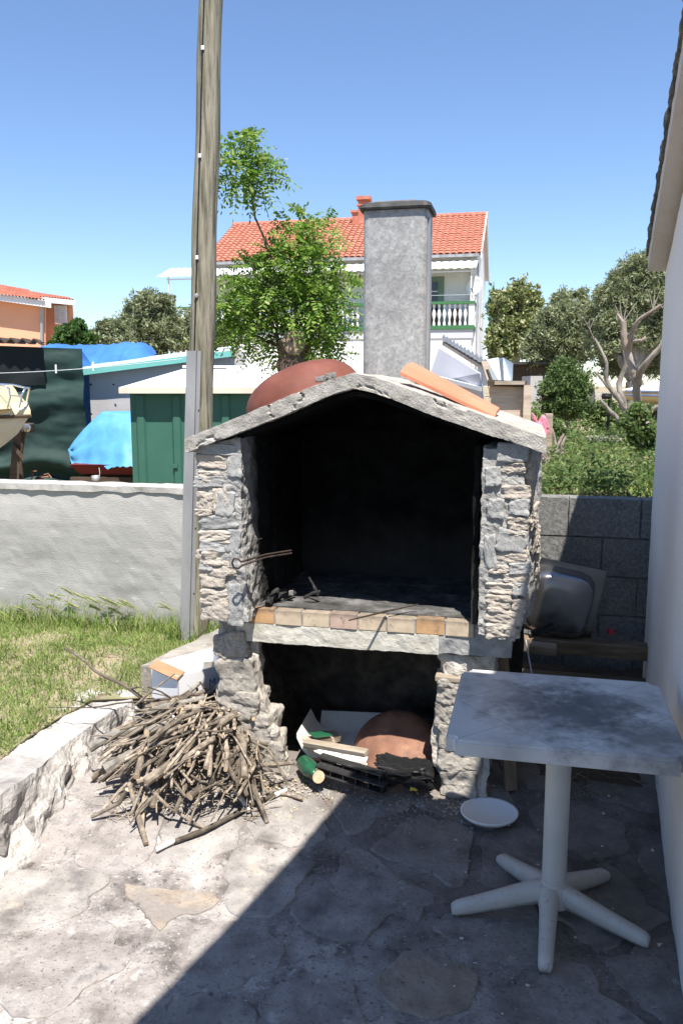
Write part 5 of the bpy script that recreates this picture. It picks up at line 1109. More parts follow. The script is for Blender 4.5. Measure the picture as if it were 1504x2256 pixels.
mb = MB(); P = [PY(1073,815,Yl-.5), PY(1086,850,Yl-.7), PY(1105,890,Yl-.9), PY(1112,935,Yl-1.0)]; mb.tube(P, .022, 6); mb.build('black_hose', M_cable, smooth=True, label='black hose hanging from the lean-to beam', cat='hose')
# folded pale sheet, board shed, grey blocks behind
mb = MB(); q = [PY(1072,792,15), PY(1098,787,15.5), PY(1130,800,15), PY(1128,850,15), PY(1105,850,14.8), PY(1072,850,15)]
mb.hexa([q[5], q[4], q[4]+Vector((0,1,0)), q[5]+Vector((0,1,0)), q[0], q[1], q[1]+Vector((0,1,0)), q[0]+Vector((0,1,0))]); mb.hexa([q[4]+Vector((.05,.05,0)), q[3], q[3]+Vector((0,1,0)), q[4]+Vector((.05,1,0)), q[1]+Vector((.09,.02,0)), q[2], q[2]+Vector((0,1,0)), q[1]+Vector((.09,1,0))])
mb.build('tarp_cover', M_slate, label='pale blue folded cover standing behind the brown board shed', cat='cover')
bs = empty('board_shed', (0,0,0), 0, label='small weathered board shed with overhanging dark top behind the orange sheet', cat='shed')
mb = MB(); Yb = 9.5; q = [PY(1078,930,Yb), PY(1152,930,Yb), PY(1152,848,Yb), PY(1078,845,Yb)]; dd = Vector((.22,1.0,0)); mb.hexa([q[0]-Vector((0,0,.3)), q[1]-Vector((0,0,.3)), q[1]+dd-Vector((0,0,.3)), q[0]+dd-Vector((0,0,.3)), q[3], q[2], q[2]+dd, q[3]+dd]); mb.build('board_wall', M_shedboard, bs)
mb = MB(); q = [PY(1073,850,Yb-.06), PY(1160,853,Yb-.06)]; up = Vector((0,0,.07)); mb.hexa([q[0], q[1], q[1]+dd, q[0]+dd, q[0]+up, q[1]+up, q[1]+dd+up, q[0]+dd+up]); q = [PY(1154,870,Yb-.1), PY(1163,850,Yb-.1)]; mb.build('felt_top', M_timber, bs)
mb = MB(); a = PY(1154,848,Yb-.1); b = PY(1168,940,Yb-.1); mb.hexa([Vector((a.x,a.y,b.z)), b, b+dd, Vector((a.x,a.y,b.z))+dd, a, Vector((b.x,a.y,a.z)), Vector((b.x,a.y,a.z))+dd, a+dd]); mb.build('end_board', M_shedboard, bs)
mb = MB(); a = PY(1088,847,Yb-.1); mb.box((a.x,a.y-.03,a.z),(a.x+.34,a.y+.02,a.z+.04)); mb.build('loose_batten', M_palewood, bs)
mb = MB(); a = PY(1165,925,17); b = PY(1195,828,17); mb.box((a.x,17,a.z-.4),(b.x,17.8,b.z)); mb.build('grey_block_wall', M_block if False else M_greytarp, label='grey wall end between the board shed and the round bush', cat='wall')
ds = empty('far_dark_shed', (0,0,0), 0, label='dark low shed with a tiled edge under the trees, left of the round bush', cat='shed')
mb = MB(); a = PY(1128,850,19); b = PY(1200,803,19); mb.box((a.x,19,a.z-.6),(b.x,21,b.z)); mb.build('shed_body', M_timber, ds); mb = MB(); mb.box((a.x-.05,18.8,b.z+.002),(b.x+.1,21,b.z+.06)); mb.build('shed_roof', M_galvdark, ds)
# post with pink cloth, bare stumps
mb = MB(); a = PY(1205,990,6.2); b = PY(1205,911,6.2); mb.box((a.x-.025,6.18,a.z-.2),(a.x+.03,6.24,b.z), ch=.004); mb.build('garden_post', M_palewood, label='grey wooden garden post behind the right corner of the barbecue roof', cat='post')
V, F = rock_mesh(61, 16, .1, .1); V = [Vector((v.x, v.y+.06*math.sin(v.x*26+v.z*6), v.z*(1+.5*math.sin(v.x*9))-.25*v.x)) for v in V]; o = build('pink_cloth', V, F, M_pink, smooth=True, label='pink cloth draped against the grey garden post', cat='cloth'); o.location = PY(1190,940,6.1); o.scale = (.12,.08,.12)
for i, (u0, v0, u1, v1) in enumerate(((1226,985,1242,955),(1224,985,1216,945),(1238,980,1246,960))):
    stick('pruned_shoot', (PY(u0,v0+20,6.6), PY(u0,v0,6.6), PY(u1,v1,6.6)), .014, .009, M_redtrunk, 7, 400+i, label=['pale pruned shoot leaning right beside the garden post','upright pruned shoot nearest the garden post','short pale pruned shoot right of the garden post'][i], cat='shoot')

# ------------------------------------------------------------ trees
def tree(name, label, cat, base, cl, n, ln, wd, m, mtr, seed, trunk_paths, crown_name='crown', group=None, **k):
    t = empty(name, tuple(base), 0, label=label, cat=cat, group=group); b = Vector(base)
    limbs('trunk', [([Vector(p)-b for p in pts], r0, r1) for pts, r0, r1 in trunk_paths], mtr, t, wob=.05)
    C = [(c[0]-b.x, c[1]-b.y, c[2]-b.z, *c[3:]) for c in cl]
    crown(crown_name, C, n, ln, wd, m, t, seed, **k); return t
def cl_px(lst, Y):      # (u, v, radius px, depth offset m) -> clumps
    out = []
    for u, v, r, dy in lst:
        p = PY(u, v, Y+dy); rm = r*(Y+dy)/FPX; out.append((p.x, p.y, p.z, rm, rm*1.1, rm*.92))
    return out
def radial(base, cl, r0, split=.35, seed=0):
    """stem forking to each clump"""
    b = Vector(base); top = Vector((sum(c[0] for c in cl)/len(cl), sum(c[1] for c in cl)/len(cl), sum(c[2] for c in cl)/len(cl))); fk = b.lerp(top, split)
    out = [([b, fk], r0, r0*.75)]
    for c in cl: e = Vector(c[:3]); out.append(([fk, fk.lerp(e, .5)+Vector((0,0,.1)), e], r0*.45, r0*.1))
    return out
# left olives
cl = cl_px([(318,672,34,0),(350,690,36,.5),(295,700,32,0),(340,725,40,0),(378,715,30,.3),(300,745,34,0),(385,750,30,0),(340,765,36,0),(365,665,20,0)], 26)
b_ = PY(340,850,26); b_.z = 0; tree('olive_tree', 'tall grey-green olive tree just left of the utility pole', 'tree', b_, cl, 15000, .17, .045, M_olive, M_trunk, 1, radial(b_, cl, .22))
cl = cl_px([(235,730,26,0),(262,725,22,.4),(215,750,26,0),(255,765,30,0),(285,760,20,0),(230,715,14,0)], 24)
b_ = PY(245,850,24); b_.z = 0; tree('olive_tree', 'small low olive tree left of the tall one', 'tree', b_, cl, 7000, .16, .045, M_olive, M_trunk, 2, radial(b_, cl, .15))
cl = cl_px([(145,735,22,0),(170,725,20,0),(190,748,20,0),(130,755,20,0),(165,755,24,0)], 22)
b_ = PY(160,850,22); b_.z = 0; tree('fig_tree', 'dark broad-leaved bushy tree in front of the salmon house', 'tree', b_, cl, 4500, .17, .10, M_fig, M_trunk, 3, radial(b_, cl, .12))
# right side: blossoming tree, olives, round bush, pine tip
cl = cl_px([(1105,665,30,0),(1140,650,34,0),(1170,665,26,0),(1120,705,38,0),(1165,705,32,0),(1100,745,36,0),(1145,750,40,0),(1100,780,30,0),(1180,640,14,0)], 30)
b_ = PY(1130,860,30); b_.z = 1.2; tree('blossoming_tree', 'yellow-green blossoming tree right of the white balcony house', 'tree', b_, cl, 15000, .17, .08, M_blossom, M_trunk, 4, radial(b_, cl, .22))
cl = cl_px([(1240,665,26,.6),(1215,705,34,0),(1250,700,40,0),(1200,745,40,0),(1245,755,46,0),(1180,775,34,0),(1220,795,40,.3),(1290,700,42,0),(1290,760,40,0),(1275,655,22,.8)], 19)
b_ = PY(1240,880,19); b_.z = 1.25; tree('olive_tree', 'wide olive tree in the middle behind the round bush', 'tree', b_, cl, 30000, .12, .03, M_olive, M_trunk, 5, radial(b_, cl, .2))
cl = cl_px([(1395,590,34,0),(1430,600,40,0),(1370,625,36,0),(1340,655,34,0),(1400,660,46,0),(1440,665,44,0),(1345,710,40,0),(1385,730,44,0),(1435,740,46,0),(1330,760,36,0),(1400,790,40,.5),(1445,800,38,.5),(1480,640,50,0),(1480,720,50,0),(1350,800,34,.6),(1325,650,26,.3),(1310,700,34,.5),(1320,755,36,.5),(1355,610,20,.2),(1430,575,30,0)], 14.5)
b_ = PY(1400,880,14.5); b_.z = 1.2; tree('olive_tree', 'largest olive tree, rising behind the bare pruned tree', 'tree', b_, cl, 42000, .085, .022, M_olive, M_trunk, 6, radial(b_, cl, .2))
cl = cl_px([(1245,840,44,0),(1220,860,34,0),(1275,850,34,0),(1245,880,44,0),(1215,895,26,0),(1270,890,34,0),(1245,812,28,0)], 10.5)
b_ = PY(1248,950,10.5); b_.z = 1.1; tree('round_bush', 'dense round bright green bush in the garden', 'bush', b_, cl, 20000, .045, .016, M_bush, M_trunk, 7, radial(b_, cl, .035, .2), crown_name='foliage', shell=.7)
cl = [(PY(1083,640+i*14,40).x, 40, PY(1083,640+i*14,40).z, .15+.12*i, .3, .3) for i in range(5)]
b_ = PY(1083,800,40); b_.z = 1.2; tree('conifer', 'dark conifer tip peeping out right of the balcony house', 'tree', b_, cl, 1500, .2, .03, M_fig, M_trunk, 8, [([b_, Vector((b_.x,40,PY(1083,620,40).z))], .12, .02)])
for i, (u, v, r, Y_, m, lab) in enumerate(((430,700,34,27,M_olive,'olive tree hidden mostly behind the utility pole'),(475,745,30,26,M_olive,'grey olive tree showing between pole and robinia'),(1500,690,60,18,M_olive,'olive tree behind the wall corner of the white house'))):
    cl = cl_px([(u,v,r,0),(u-20,v+40,r,0),(u+20,v+40,r,0)], Y_); b_ = PY(u,860,Y_); b_.z = 0 if i < 2 else 1.2
    tree('olive_tree', lab, 'tree', b_, cl, 5000, .15, .04, M_olive, M_trunk, 20+i, radial(b_, cl, .15))
# bare pruned tree in front of the white house corner
bt = empty('pruned_tree', tuple(PY(1400,960,8.0)), 0, label='bare pruned tree with peeling pale bark beside the white house wall', cat='tree'); bb = bt.location
def tp(u, v, Y=8.0): return PY(u, v, Y) - bb
limbs('trunk', [([tp(1465,1040), tp(1440,975), tp(1415,920), tp(1396,860), tp(1390,820)], .042, .036), ([tp(1390,822), tp(1384,780), tp(1374,745), tp(1372,708)], .036, .028), ([tp(1384,775), tp(1390,735,7.9), tp(1410,705,7.8), tp(1455,672,7.7)], .028, .015),
                ([tp(1398,850), tp(1405,820,7.9), tp(1430,785,7.8), tp(1470,745,7.7)], .033,.022), ([tp(1372,712), tp(1366,700), tp(1360,690)], .02,.01), ([tp(1392,752,7.9), tp(1410,750,7.8), tp(1420,742,7.8)], .02,.012)], M_redtrunk, bt, n=10, wob=.05)
limbs('back_stem', [([tp(1375,980,9), tp(1368,915,9), tp(1368,860,9), tp(1372,800,9), tp(1366,740,9)], .036, .022), ([tp(1368,900,9), tp(1352,862,9), tp(1332,830,9), tp(1318,790,9), tp(1305,745,9)], .035,.012), ([tp(1355,865,9), tp(1335,845,9), tp(1300,818,9)], .02,.01),
                    ([tp(1400,905,8.3), tp(1430,905,8.3), tp(1462,890,8.2)], .035,.02), ([tp(1360,935,9), tp(1335,905,9), tp(1322,880,9)], .03,.015)], M_trunk, bt, n=8, wob=.08)
limbs('twigs', [([tp(1372,710), tp(1372+dx*.5, 690), tp(1372+dx, 660+dy)], .008,.003) for dx, dy in ((-18,10),(10,-10),(30,5),(-8,-5))] + [([tp(1440,680,7.8), tp(1445+dx*.5,655,7.8), tp(1450+dx,630,7.8)], .006,.002) for dx in (-30,-10,6)] + [([tp(1306,748,9), tp(1300,725,9), tp(1290+i*12,700,9)], .008,.003) for i in range(3)], M_trunk, bt, n=5, wob=.03)

# robinia behind the barbecue: pollard trunk, leafy sprays and a tall sprout
def fronds(name, orig, dirs, lens, nl, lw, m, parent, seed):
    rs = np.random.RandomState(seed); Vs = []; K = 0
    C = []; D = []; U = []; L = []; Wd = []
    for o_, d, l in zip(orig, dirs, lens):
        d = d/np.linalg.norm(d); up = np.array([0,0,1.0]); s = np.cross(d, up); s /= max(1e-6, np.linalg.norm(s)); nrm_ = np.cross(s, d)
        tilt = rs.normal()*.5; s = s*math.cos(tilt)+nrm_*math.sin(tilt)
        for i in range(nl):
            t = (i+1)/nl; p = o_ + d*l*t + np.array([0,0,-.35*l*t*t])
            dd = d + np.array([0,0,-.7*t])
            for sg in ((-1,1) if i < nl-1 else (0,)):
                ax = s*sg*1.0 + dd*(.35 if sg else 1.0) + rs.normal(size=3)*.12 + np.array([0,0,-.12]); ax /= np.linalg.norm(ax)
                ll = l*.24*(1-.35*abs(t-.5)*2+.1*rs.normal()); C.append(p + ax*ll*.55); D.append(ax); w_ = np.cross(ax, nrm_ + rs.normal(size=3)*.25); U.append(w_/max(1e-6, np.linalg.norm(w_))); L.append(ll); Wd.append(ll*.42)
    C = np.array(C); D = np.array(D); U = np.array(U); L = np.array(L)[:,None]; Wd = np.array(Wd)[:,None]
    V = np.stack([C-D*L*.5, C-D*L*.25+U*Wd*.42, C+D*L*.28+U*Wd*.46, C+D*L*.5, C+D*L*.28-U*Wd*.46, C-D*L*.25-U*Wd*.42], 1).reshape(-1,3)
    F = np.arange(len(C)*6).reshape(-1,6); return np_build(name, V, F, m, parent)
rs = np.random.RandomState(11); RY = 9.0
rb = empty('robinia_tree', tuple(PY(645,900,RY)), 0, label='pollarded robinia with bright green leaf sprays and a tall sprout behind the barbecue', cat='tree'); rbv = Vector(rb.location)
rb.location.z = 0; rbv.z = 0
def rp(u, v, dy=0): return PY(u, v, RY+dy) - rbv
limbs('trunk', [([Vector((0,0,-.1)), rp(646,880), rp(644,820), rp(644,752)], .17, .155)], M_robtrunk, rb, n=16, wob=.03)
limbs('trunk_fork', [([rp(660,800,.1), rp(680,740,.15), rp(695,690,.2)], .09,.05), ([rp(630,775), rp(600,720), rp(575,640), rp(560,560)], .03,.012), ([rp(655,760,.1), rp(650,680,.1), rp(660,560)], .03,.01), ([rp(640,770,.1), rp(560,740,0), rp(500,700)], .025,.008), ([rp(665,760,.1), rp(720,700,0), rp(755,660)], .025,.008), ([rp(640,805,-.12), rp(632,795,-.16), rp(626,782,-.16)], .012,.01)], M_robtrunk, rb, n=7, wob=.04)
mb = MB(); c = rp(647,752,-.165); mb.lathe([(.001,.012),(.10,.010),(.125,.0),(.13,-.03)], 20, 0, Matrix.Translation(c) @ Matrix.Rotation(R(82),4,'X') @ Matrix.Diagonal((.95,1.1,1,1))); mb.build('sawn_face', M_stump, rb)
limbs('sprout', [([rp(610,640,-.1), rp(598,570,-.1), rp(578,515,-.1), rp(562,480,-.1), rp(555,440,-.1), rp(545,380,-.1), rp(540,310,-.1)], .016, .005)], M_robtrunk, rb, n=7)
clump_px = [(605,575,36),(650,535,44),(695,525,38),(620,610,60),(690,590,60),(730,620,42),(560,610,50),(520,650,45),(500,690,38),(560,680,55),(630,670,60),(700,670,60),(745,670,30),(490,725,32),(540,730,40),(590,735,32),(700,735,45),(735,720,30),(665,490,28),(720,500,22),(700,775,36),(610,780,26),(740,780,18)]
O = []; Dn = []; Ls = []
tot = sum(r*r for _, _, r in clump_px)
for u, v, r in clump_px:
    for k in range(int(1500*r*r/tot)):
        a = rs.normal(size=3); a /= np.linalg.norm(a); rad = (.35+.65*rs.rand()); c = rp(u, v, rs.uniform(-.1,.25)); rm = r*RY/FPX
        O.append(np.array(c)+a*rm*rad*np.array([.85,1.2,.85])); dd = a + np.array([0,0,-.15])+rs.normal(size=3)*.3
        if a[1] > .3 and False: pass
        Dn.append(dd); Ls.append(rs.uniform(.18,.30))
fronds('foliage', O, Dn, Ls, 7, .02, M_robinia, rb, 5)
O = []; Dn = []; Ls = []
for u, v, r, n_ in ((543,380,34,110),(518,335,28,42),(556,325,26,42),(580,382,26,40),(518,385,24,30),(566,415,16,14),(495,312,12,5),(608,390,12,6),(540,298,14,8)):
    for k in range(int(n_*.62)):
        a = rs.normal(size=3); a /= np.linalg.norm(a); c = rp(u, v, -.1+rs.uniform(-.06,.06)); rm = r*RY/FPX; O.append(np.array(c)+a*rm*rs.rand()*.75); dd = a*.8+np.array([(u-545)/60., 0, .05])+rs.normal(size=3)*.25; Dn.append(dd); Ls.append(rs.uniform(.20,.32))
fronds('sprout_foliage', O, Dn, Ls, 7, .02, M_robinia, rb, 6)

# ------------------------------------------------------------ garden weeds, stones, white boat, lamp post
def weeds(name, n, xr, yr, ln, m, seed, dens=None, h=.12, **k):
    rs = np.random.RandomState(seed); C = []
    while len(C) < n:
        y = rs.uniform(*yr); x = rs.uniform(xr[0], xr[1])*y
        g = fbm((x*1.0, y*1.0, seed), 1.6, 3)
        if rs.rand() < .42 + 1.7*g: C.append((x, y, gz(x, y) + rs.rand()**1.5*h*max(.15, .6+1.6*g)))
    C = np.array(C); D = unit(rs.normal(size=(n,3))*np.array([1,1,.6])+np.array([0,0,.35])); U = unit(np.cross(D, rs.normal(size=(n,3)))); l = ln*(.5+rs.rand(n))
    V, F = leaves_mesh(C, D, U, l, l*.4); return np_build(name, V, F, m, **k)
weeds('garden_weeds', 17000, (.235,.46), (4.75,9.5), .035, M_weed, 31, h=.16, kind='stuff')
weeds('far_garden_weeds', 16000, (.2,.5), (9.5,19), .06, M_weed, 32, h=.2, kind='stuff')
pts = []; rnd = random.Random(9)
while len(pts) < 7000:
    y = rnd.uniform(4.8, 11); x = rnd.uniform(.235,.42)*y
    if fbm((x,y,7), 1.3, 3)+rnd.random() > .55: pts.append((x,y,gz(x,y)))
blades('garden_grass', pts, .09, .007, M_grass, 41, 1.2, kind='stuff')
strew('garden_straw', 900, lambda r: (lambda y: (lambda x: (x, y, gz(x,y)+.02))(r.uniform(.235,.42)*y))(r.uniform(4.75, 8)), .012, M_deadgrass, 44, 'twig')
cls = [('bright leafy shrub low against the pruned tree', [(1410,905,26,0),(1385,930,26,0),(1425,950,28,0),(1395,965,22,0),(1440,990,28,0),(1420,1010,24,0)], 7.6, 5500, .045, 50), ('pale green leafy shrub at the foot of the lamp post', [(1330,905,28,0),(1310,915,20,0),(1355,910,24,0),(1335,930,22,0)], 10.5, 3500, .05, 51),
       ('small yellowish shrub beside the garden post', [(1225,935,14,0),(1232,950,14,0),(1215,955,10,0)], 7.2, 1200, .035, 52), ('low leafy weed clump in the middle of the garden', [(1325,1060,22,0),(1345,1078,18,0),(1305,1075,14,0),(1290,1060,12,0)], 5.2, 1800, .035, 53),
       ('fresh green weed clump right behind the barbecue corner', [(1222,1040,18,0),(1240,1060,16,0),(1218,1075,14,0)], 5.3, 1400, .03, 54)]
for lab, l_, Y_, n_, s_, sd_ in cls:
    cl = cl_px(l_, Y_); b_ = Vector(cl[0][:3]); b_.z = gz(b_.x, b_.y); tree('leafy_shrub', lab, 'shrub', b_, cl, n_, s_, s_*.45, M_weed, M_trunk, sd_, [([b_, Vector(c[:3])], .008, .003) for c in cl], crown_name='foliage')
for i in range(7):
    u = 1296+i*11; p = PY(u, 962, 8.6); rnd = random.Random(i); V, F = rock_mesh(70+i, 6); o = build('edging_stone', V, F, M_basestone, label='pale stone of the low garden edging, '+['leftmost of the row','second from the left','third from the left','middle of the row','third from the right','second from the right','rightmost by the shrub'][i], cat='stone', group='stones edging the garden bed'); o.location = p + Vector((0,0,-.02)); o.scale = (.07,.09,.055+.02*(i % 2))
mb = MB(); a = PY(1338,955,9.2); mb.tube([(a.x,9.2,gz(a.x,9.2)-.1),(a.x,9.2,PY(1336,880,9.2).z)], .016, 8); q = PY(1336,873,9.2); mb.lathe([(.001,-.03),(.05,-.03),(.06,.0),(.05,.03),(.001,.035)], 12, 0, Matrix.Translation(q)); mb.build('garden_lamp_post', M_cable, label='slim black garden lamp post between the bush and the bare tree', cat='lamp post')
# white covered boat on the right
mb = MB(); V = []; F = []; Yw = 11.5; n = 14
x0_, x1_ = PY(1366,900,Yw).x, PY(1366,900,Yw).x + 3.2
wb_ = empty('white_boat', (x0_, Yw, gz(x0_, Yw)), 0, label='white covered boat with blue stripes behind the bare pruned tree', cat='boat'); zb0 = gz(x0_, Yw)
zt_, zg_, zk_ = PY(1405,825,Yw).z-zb0, PY(1440,862,Yw).z-zb0, PY(1400,905,Yw).z-zb0
secs = []
for i in range(n+1):
    t = i/n; x = t*3.2; hw = .75*min(1, (t*3.2/.9))**.6+.02; zk = mix(zg_-.1, zk_, min(1, t*3)); secs.append([(x, -hw, zg_), (x, -hw*.85, mix(zk, zg_, .35)), (x, -hw*.3, zk), (x, hw*.3, zk), (x, hw*.85, mix(zk, zg_, .35)), (x, hw, zg_)])
V = [p for s in secs for p in s]; F = [(i*6+k, (i+1)*6+k, (i+1)*6+k+1, i*6+k+1) for i in range(n) for k in range(5)]; build('hull', V, F, M_cream, wb_, smooth=True)
secs = []
for i in range(n+1):
    t = i/n; x = t*3.2-.02; hw = .77*min(1, (t*3.2/.9))**.6+.03; zt2 = mix(zg_+.02, zt_, math.sin(PI*min(1, t*1.9)*.5)) - .12*max(0,t-.35)*2; secs.append([(x,-hw,zg_+.02),(x,-hw*.6,mix(zg_,zt2,.55)),(x,0,zt2),(x,hw*.6,mix(zg_,zt2,.55)),(x,hw,zg_+.02)])
V = [p for s in secs for p in s]; F = [(i*5+k, i*5+k+1, (i+1)*5+k+1, (i+1)*5+k) for i in range(n) for k in range(4)]; build('cover', V, F, M_whitew, wb_)
mb = MB(); [mb.tube([(x, -(.78*min(1,((x+.02)/.9))**.6+.04), zg_-dz) for x in np.linspace(.02,3.1,14)], .014, 5) for dz in (.0,.05)]; mb.build('blue_stripe', M_print, wb_)
[MB().box((x_,-.4,-.05),(x_+.1,.4,zk_)).build('cradle', M_timber, wb_) for x_ in (.5, 2.2)]
mb = MB(); a = PY(1308,920,14); b = PY(1336,862,14); mb.box((a.x,14,a.z-.3),(b.x,14.3,b.z)); mb.build('stone_hut_wall', M_basestone, label='pale stone hut wall half hidden right of the round bush', cat='wall')

# ------------------------------------------------------------ left yard
# salmon house
sh = empty('salmon_house', tuple(PY(60,700,30)), 0, label='salmon rendered house with tiled roof and white shutters at the left edge', cat='house'); so = Vector(sh.location)
def sp_(u, v, Y=30): return PY(u, v, Y) - so
mb = MB(); a = sp_(-120,880); b = sp_(107,676)
mb.hexa([sp_(-150,880), sp_(100,880), sp_(108,880,36), sp_(-150,880,36), sp_(-150,640), sp_(100,674), sp_(108,690,36), sp_(-150,640,36)])
mb.hexa([sp_(92,880,31.5), sp_(160,880,31.5), sp_(162,880,37), sp_(92,880,37), sp_(92,660,31.5), sp_(160,672,31.5), sp_(162,690,37), sp_(92,660,37)]); mb.build('wall', M_orange, sh)
def slab_(a, b, dy, th, back, m, nm):
    mb = MB(); a = Vector(a); b = Vector(b); dv = Vector(((b.x+so.x)*dy/30.5 - .3, dy, back)); t = Vector((0,0,th)); mb.hexa([a, b, b+dv, a+dv, a+t, b+t, b+dv+t, a+dv+t]); return mb.build(nm, m, sh)
slab_(sp_(-160,640,29.6), sp_(113,678,29.6), 5, .22, .5, M_whitemetal, 'fascia')
slab_(sp_(60,662,31.0), sp_(165,672,31.0), 5, .18, .4, M_whitemetal, 'fascia')
V = []; F = []; nx_, ny_ = 90, 9
def tiled(p00, p10, p11, p01, nu, nv):
    V = []; F = []
    for j in range(nv):
        for jj in (0, 1):
            for i in range(nu*4+1):
                s = i/(nu*4); t = (j+jj)/nv; p = p00.lerp(p10, s).lerp(p01.lerp(p11, s), t); V.append(p + Vector((0,0,.05*abs(math.sin(i/4*PI)) + (.05 if jj == 0 else .0))))
    w_ = nu*4+1
    for r_ in range(nv*2-1):
        for i in range(w_-1): a = r_*w_+i; F.append((a, a+1, a+w_+1, a+w_))
    return V, F
V, F = tiled(sp_(-160,634,29.5), sp_(100,664,29.5), sp_(60,640,33), sp_(-160,600,33), 34, 9); build('roof_tiles', V, F, M_tile, sh, kind='stuff')
V, F = tiled(sp_(62,655,31), sp_(163,664,31), sp_(150,658,34), sp_(40,640,34), 16, 6); build('roof_tiles', V, F, M_tile, sh, kind='stuff')
mb = MB(); q0, q1 = sp_(122,715,31.4), sp_(147,673,31.4); mb.box((q0.x,q0.y-.05,q0.z),(q1.x,q0.y,q1.z)); w_o = mb.build('window', M_whitemetal, sh)
for s in (0,1):
    mb = MB(); xa = mix(q0.x,q1.x,.08+.46*s); xb = mix(q0.x,q1.x,.46+.46*s); [mb.hexa([(xa,q0.y-.06,z),(xb,q0.y-.06,z),(xb,q0.y-.09,z-.02),(xa,q0.y-.09,z-.02),(xa,q0.y-.06,z+.012),(xb,q0.y-.06,z+.012),(xb,q0.y-.09,z-.008),(xa,q0.y-.09,z-.008)]) for z in np.linspace(q0.z+.06,q1.z-.05,12)]; mb.build('shutter', M_whitew, w_o)
mb = MB(); mb.tube([sp_(92,676,29.9), sp_(92,760,29.9)], .06, 8); mb.build('downpipe', M_zinc, sh)
# corrugated edge, dark net screen
YN = 14.2
def wavy(name, u0, u1, vt0, vt1, zb, Y0, Y1, m, nu, nv, amp, fr, seed, parent=None, **k):
    V = []; F = []; T0 = PY(u0, vt0, Y0); T1 = PY(u1, vt1, Y1); off = Vector((seed, seed, 0))
    for th in (0, .02):
        for j in range(nv+1):
            for i in range(nu+1):
                p = T0.lerp(T1, i/nu); z = mix(p.z, zb, j/nv); d = amp*(math.sin(z*fr + 2.2*fbm((p.x*.5, z*.7, seed), 1.3, 2)*3)*(j/nv)**.6 + .6*fbm((p.x*1.4, z*2.5, seed), 1, 3)); V.append((p.x, p.y + d + th, z))
    s = (nu+1)*(nv+1)
    for j in range(nv):
        for i in range(nu): a = j*(nu+1)+i; F += [(a, a+nu+1, a+nu+2, a+1), (a+s, a+s+1, a+s+nu+2, a+s+nu+1)]
    return build(name, V, F, m, parent, smooth=True, **k)
ns_ = empty('net_screen', tuple(PY(90,1060,YN)), 0, label='large dark green net screen hung with horizontal folds behind the cream boat', cat='screen'); nv_ = Vector(ns_.location)
def child_shift(o, par): o.data.transform(Matrix.Translation(-Vector(par.location))); return o
child_shift(wavy('net_sheet', -260, 180, 752, 768, -.1, YN-.8, YN, M_shadenet, 70, 70, .085, 9, 1, ns_), ns_)
child_shift(wavy('black_flap', -260, 95, 752, 765, 1.75, YN-.93, YN-.19, M_blacknet, 40, 16, .02, 7, 3, ns_), ns_)
V = []; F = []; n = 90
for i in range(n+1):
    t = i/n; p = PY(-250,738,YN-1).lerp(PY(91,750,YN-.4), t); c = .035*math.sin(i*.9); V += [p+Vector((0,0,c)), p+Vector((-.7,2.2,.10+c)), p+Vector((0,0,c-.03)), p+Vector((-.7,2.2,.07+c))]
for i in range(n): a = i*4; F += [(a,a+4,a+5,a+1),(a+2,a+3,a+7,a+6),(a,a+2,a+6,a+4)]
build('corrugated_roof', V, F, M_timber, label='dark corrugated roof edge above the net screen', cat='roof')
# royal blue tarp over a frame
bl_ = empty('blue_tarp', tuple(PY(260,800,16)), 0, label='glossy royal blue tarpaulin stretched over a frame behind the net screen', cat='tarpaulin'); bo = Vector(bl_.location)
V = []; F = []; n = 40; prof = lambda t: 756 + 4*math.sin(t*5) + 26*max(0, (t-.82)/.18)**2
for j in range(9):
    for i in range(n+1):
        t = i/n; u = mix(110, 345, t); p = PY(u, prof(t), 17.5); s = j/8
        q = p + Vector((0, -1.6*s + .05*math.sin(i*1.7)*s, -.62*s*s - .12*s)) + Vector((0,0,.05*fbm((i*.3, j*.5, 2), 1, 2)-.05*math.exp(-((t-.62)/.05)**2)*math.sin(i*3)*s)); V.append(q-bo)
for j in range(8):
    for i in range(n): a = j*(n+1)+i; F.append((a, a+n+1, a+n+2, a+1))
build('tarp_top', V, F, M_bluetarp, bl_, smooth=True)
o = wavy('tarp_strip', 178, 200, 770, 800, .1, 15.6, 15.6, M_bluetarp, 8, 60, .05, 9, 5, bl_); child_shift(o, bl_)
# grey canvas shed with teal fascia
gs = empty('grey_shed', tuple(PY(350,900,15.2)), 0, label='grey canvas sided shed with a sloping pale roof and teal edge', cat='shed'); go = Vector(gs.location)
def gp_(u, v, Y): return PY(u, v, Y) - go
mb = MB(); f0, f1 = gp_(147,822,14.66), gp_(515,776,15.2); bk = Vector((-.1,2.2,.20)); t = Vector((0,0,.04)); mb.hexa([f0, f1, f1+bk, f0+bk, f0+t, f1+t, f1+bk+t, f0+bk+t]); mb.build('roof', M_slate, gs)
mb = MB(); dn = Vector((0,0,-.07)); fw = Vector((0,-.03,0)); mb.hexa([f0+dn+fw, f1+dn+fw, f1+dn, f0+dn, f0+fw+t, f1+fw+t, f1+t, f0+t]); mb.build('fascia', M_teal, gs)
o = wavy('canvas_wall', 196, 540, 818, 775, -.1, 14.9, 15.5, M_greytarp, 50, 24, .02, 3, 9, gs); child_shift(o, gs)
mb = MB(); [mb.lathe([(.001,0),(.02,0),(.018,.01),(.001,.012)], 8, 0, Matrix.Translation(gp_(u,v,14.83)) @ Matrix.Rotation(R(90),4,'X')) for u, v in ((200,847),(250,847),(201,912))]; mb.build('eyelet', M_cable, gs)
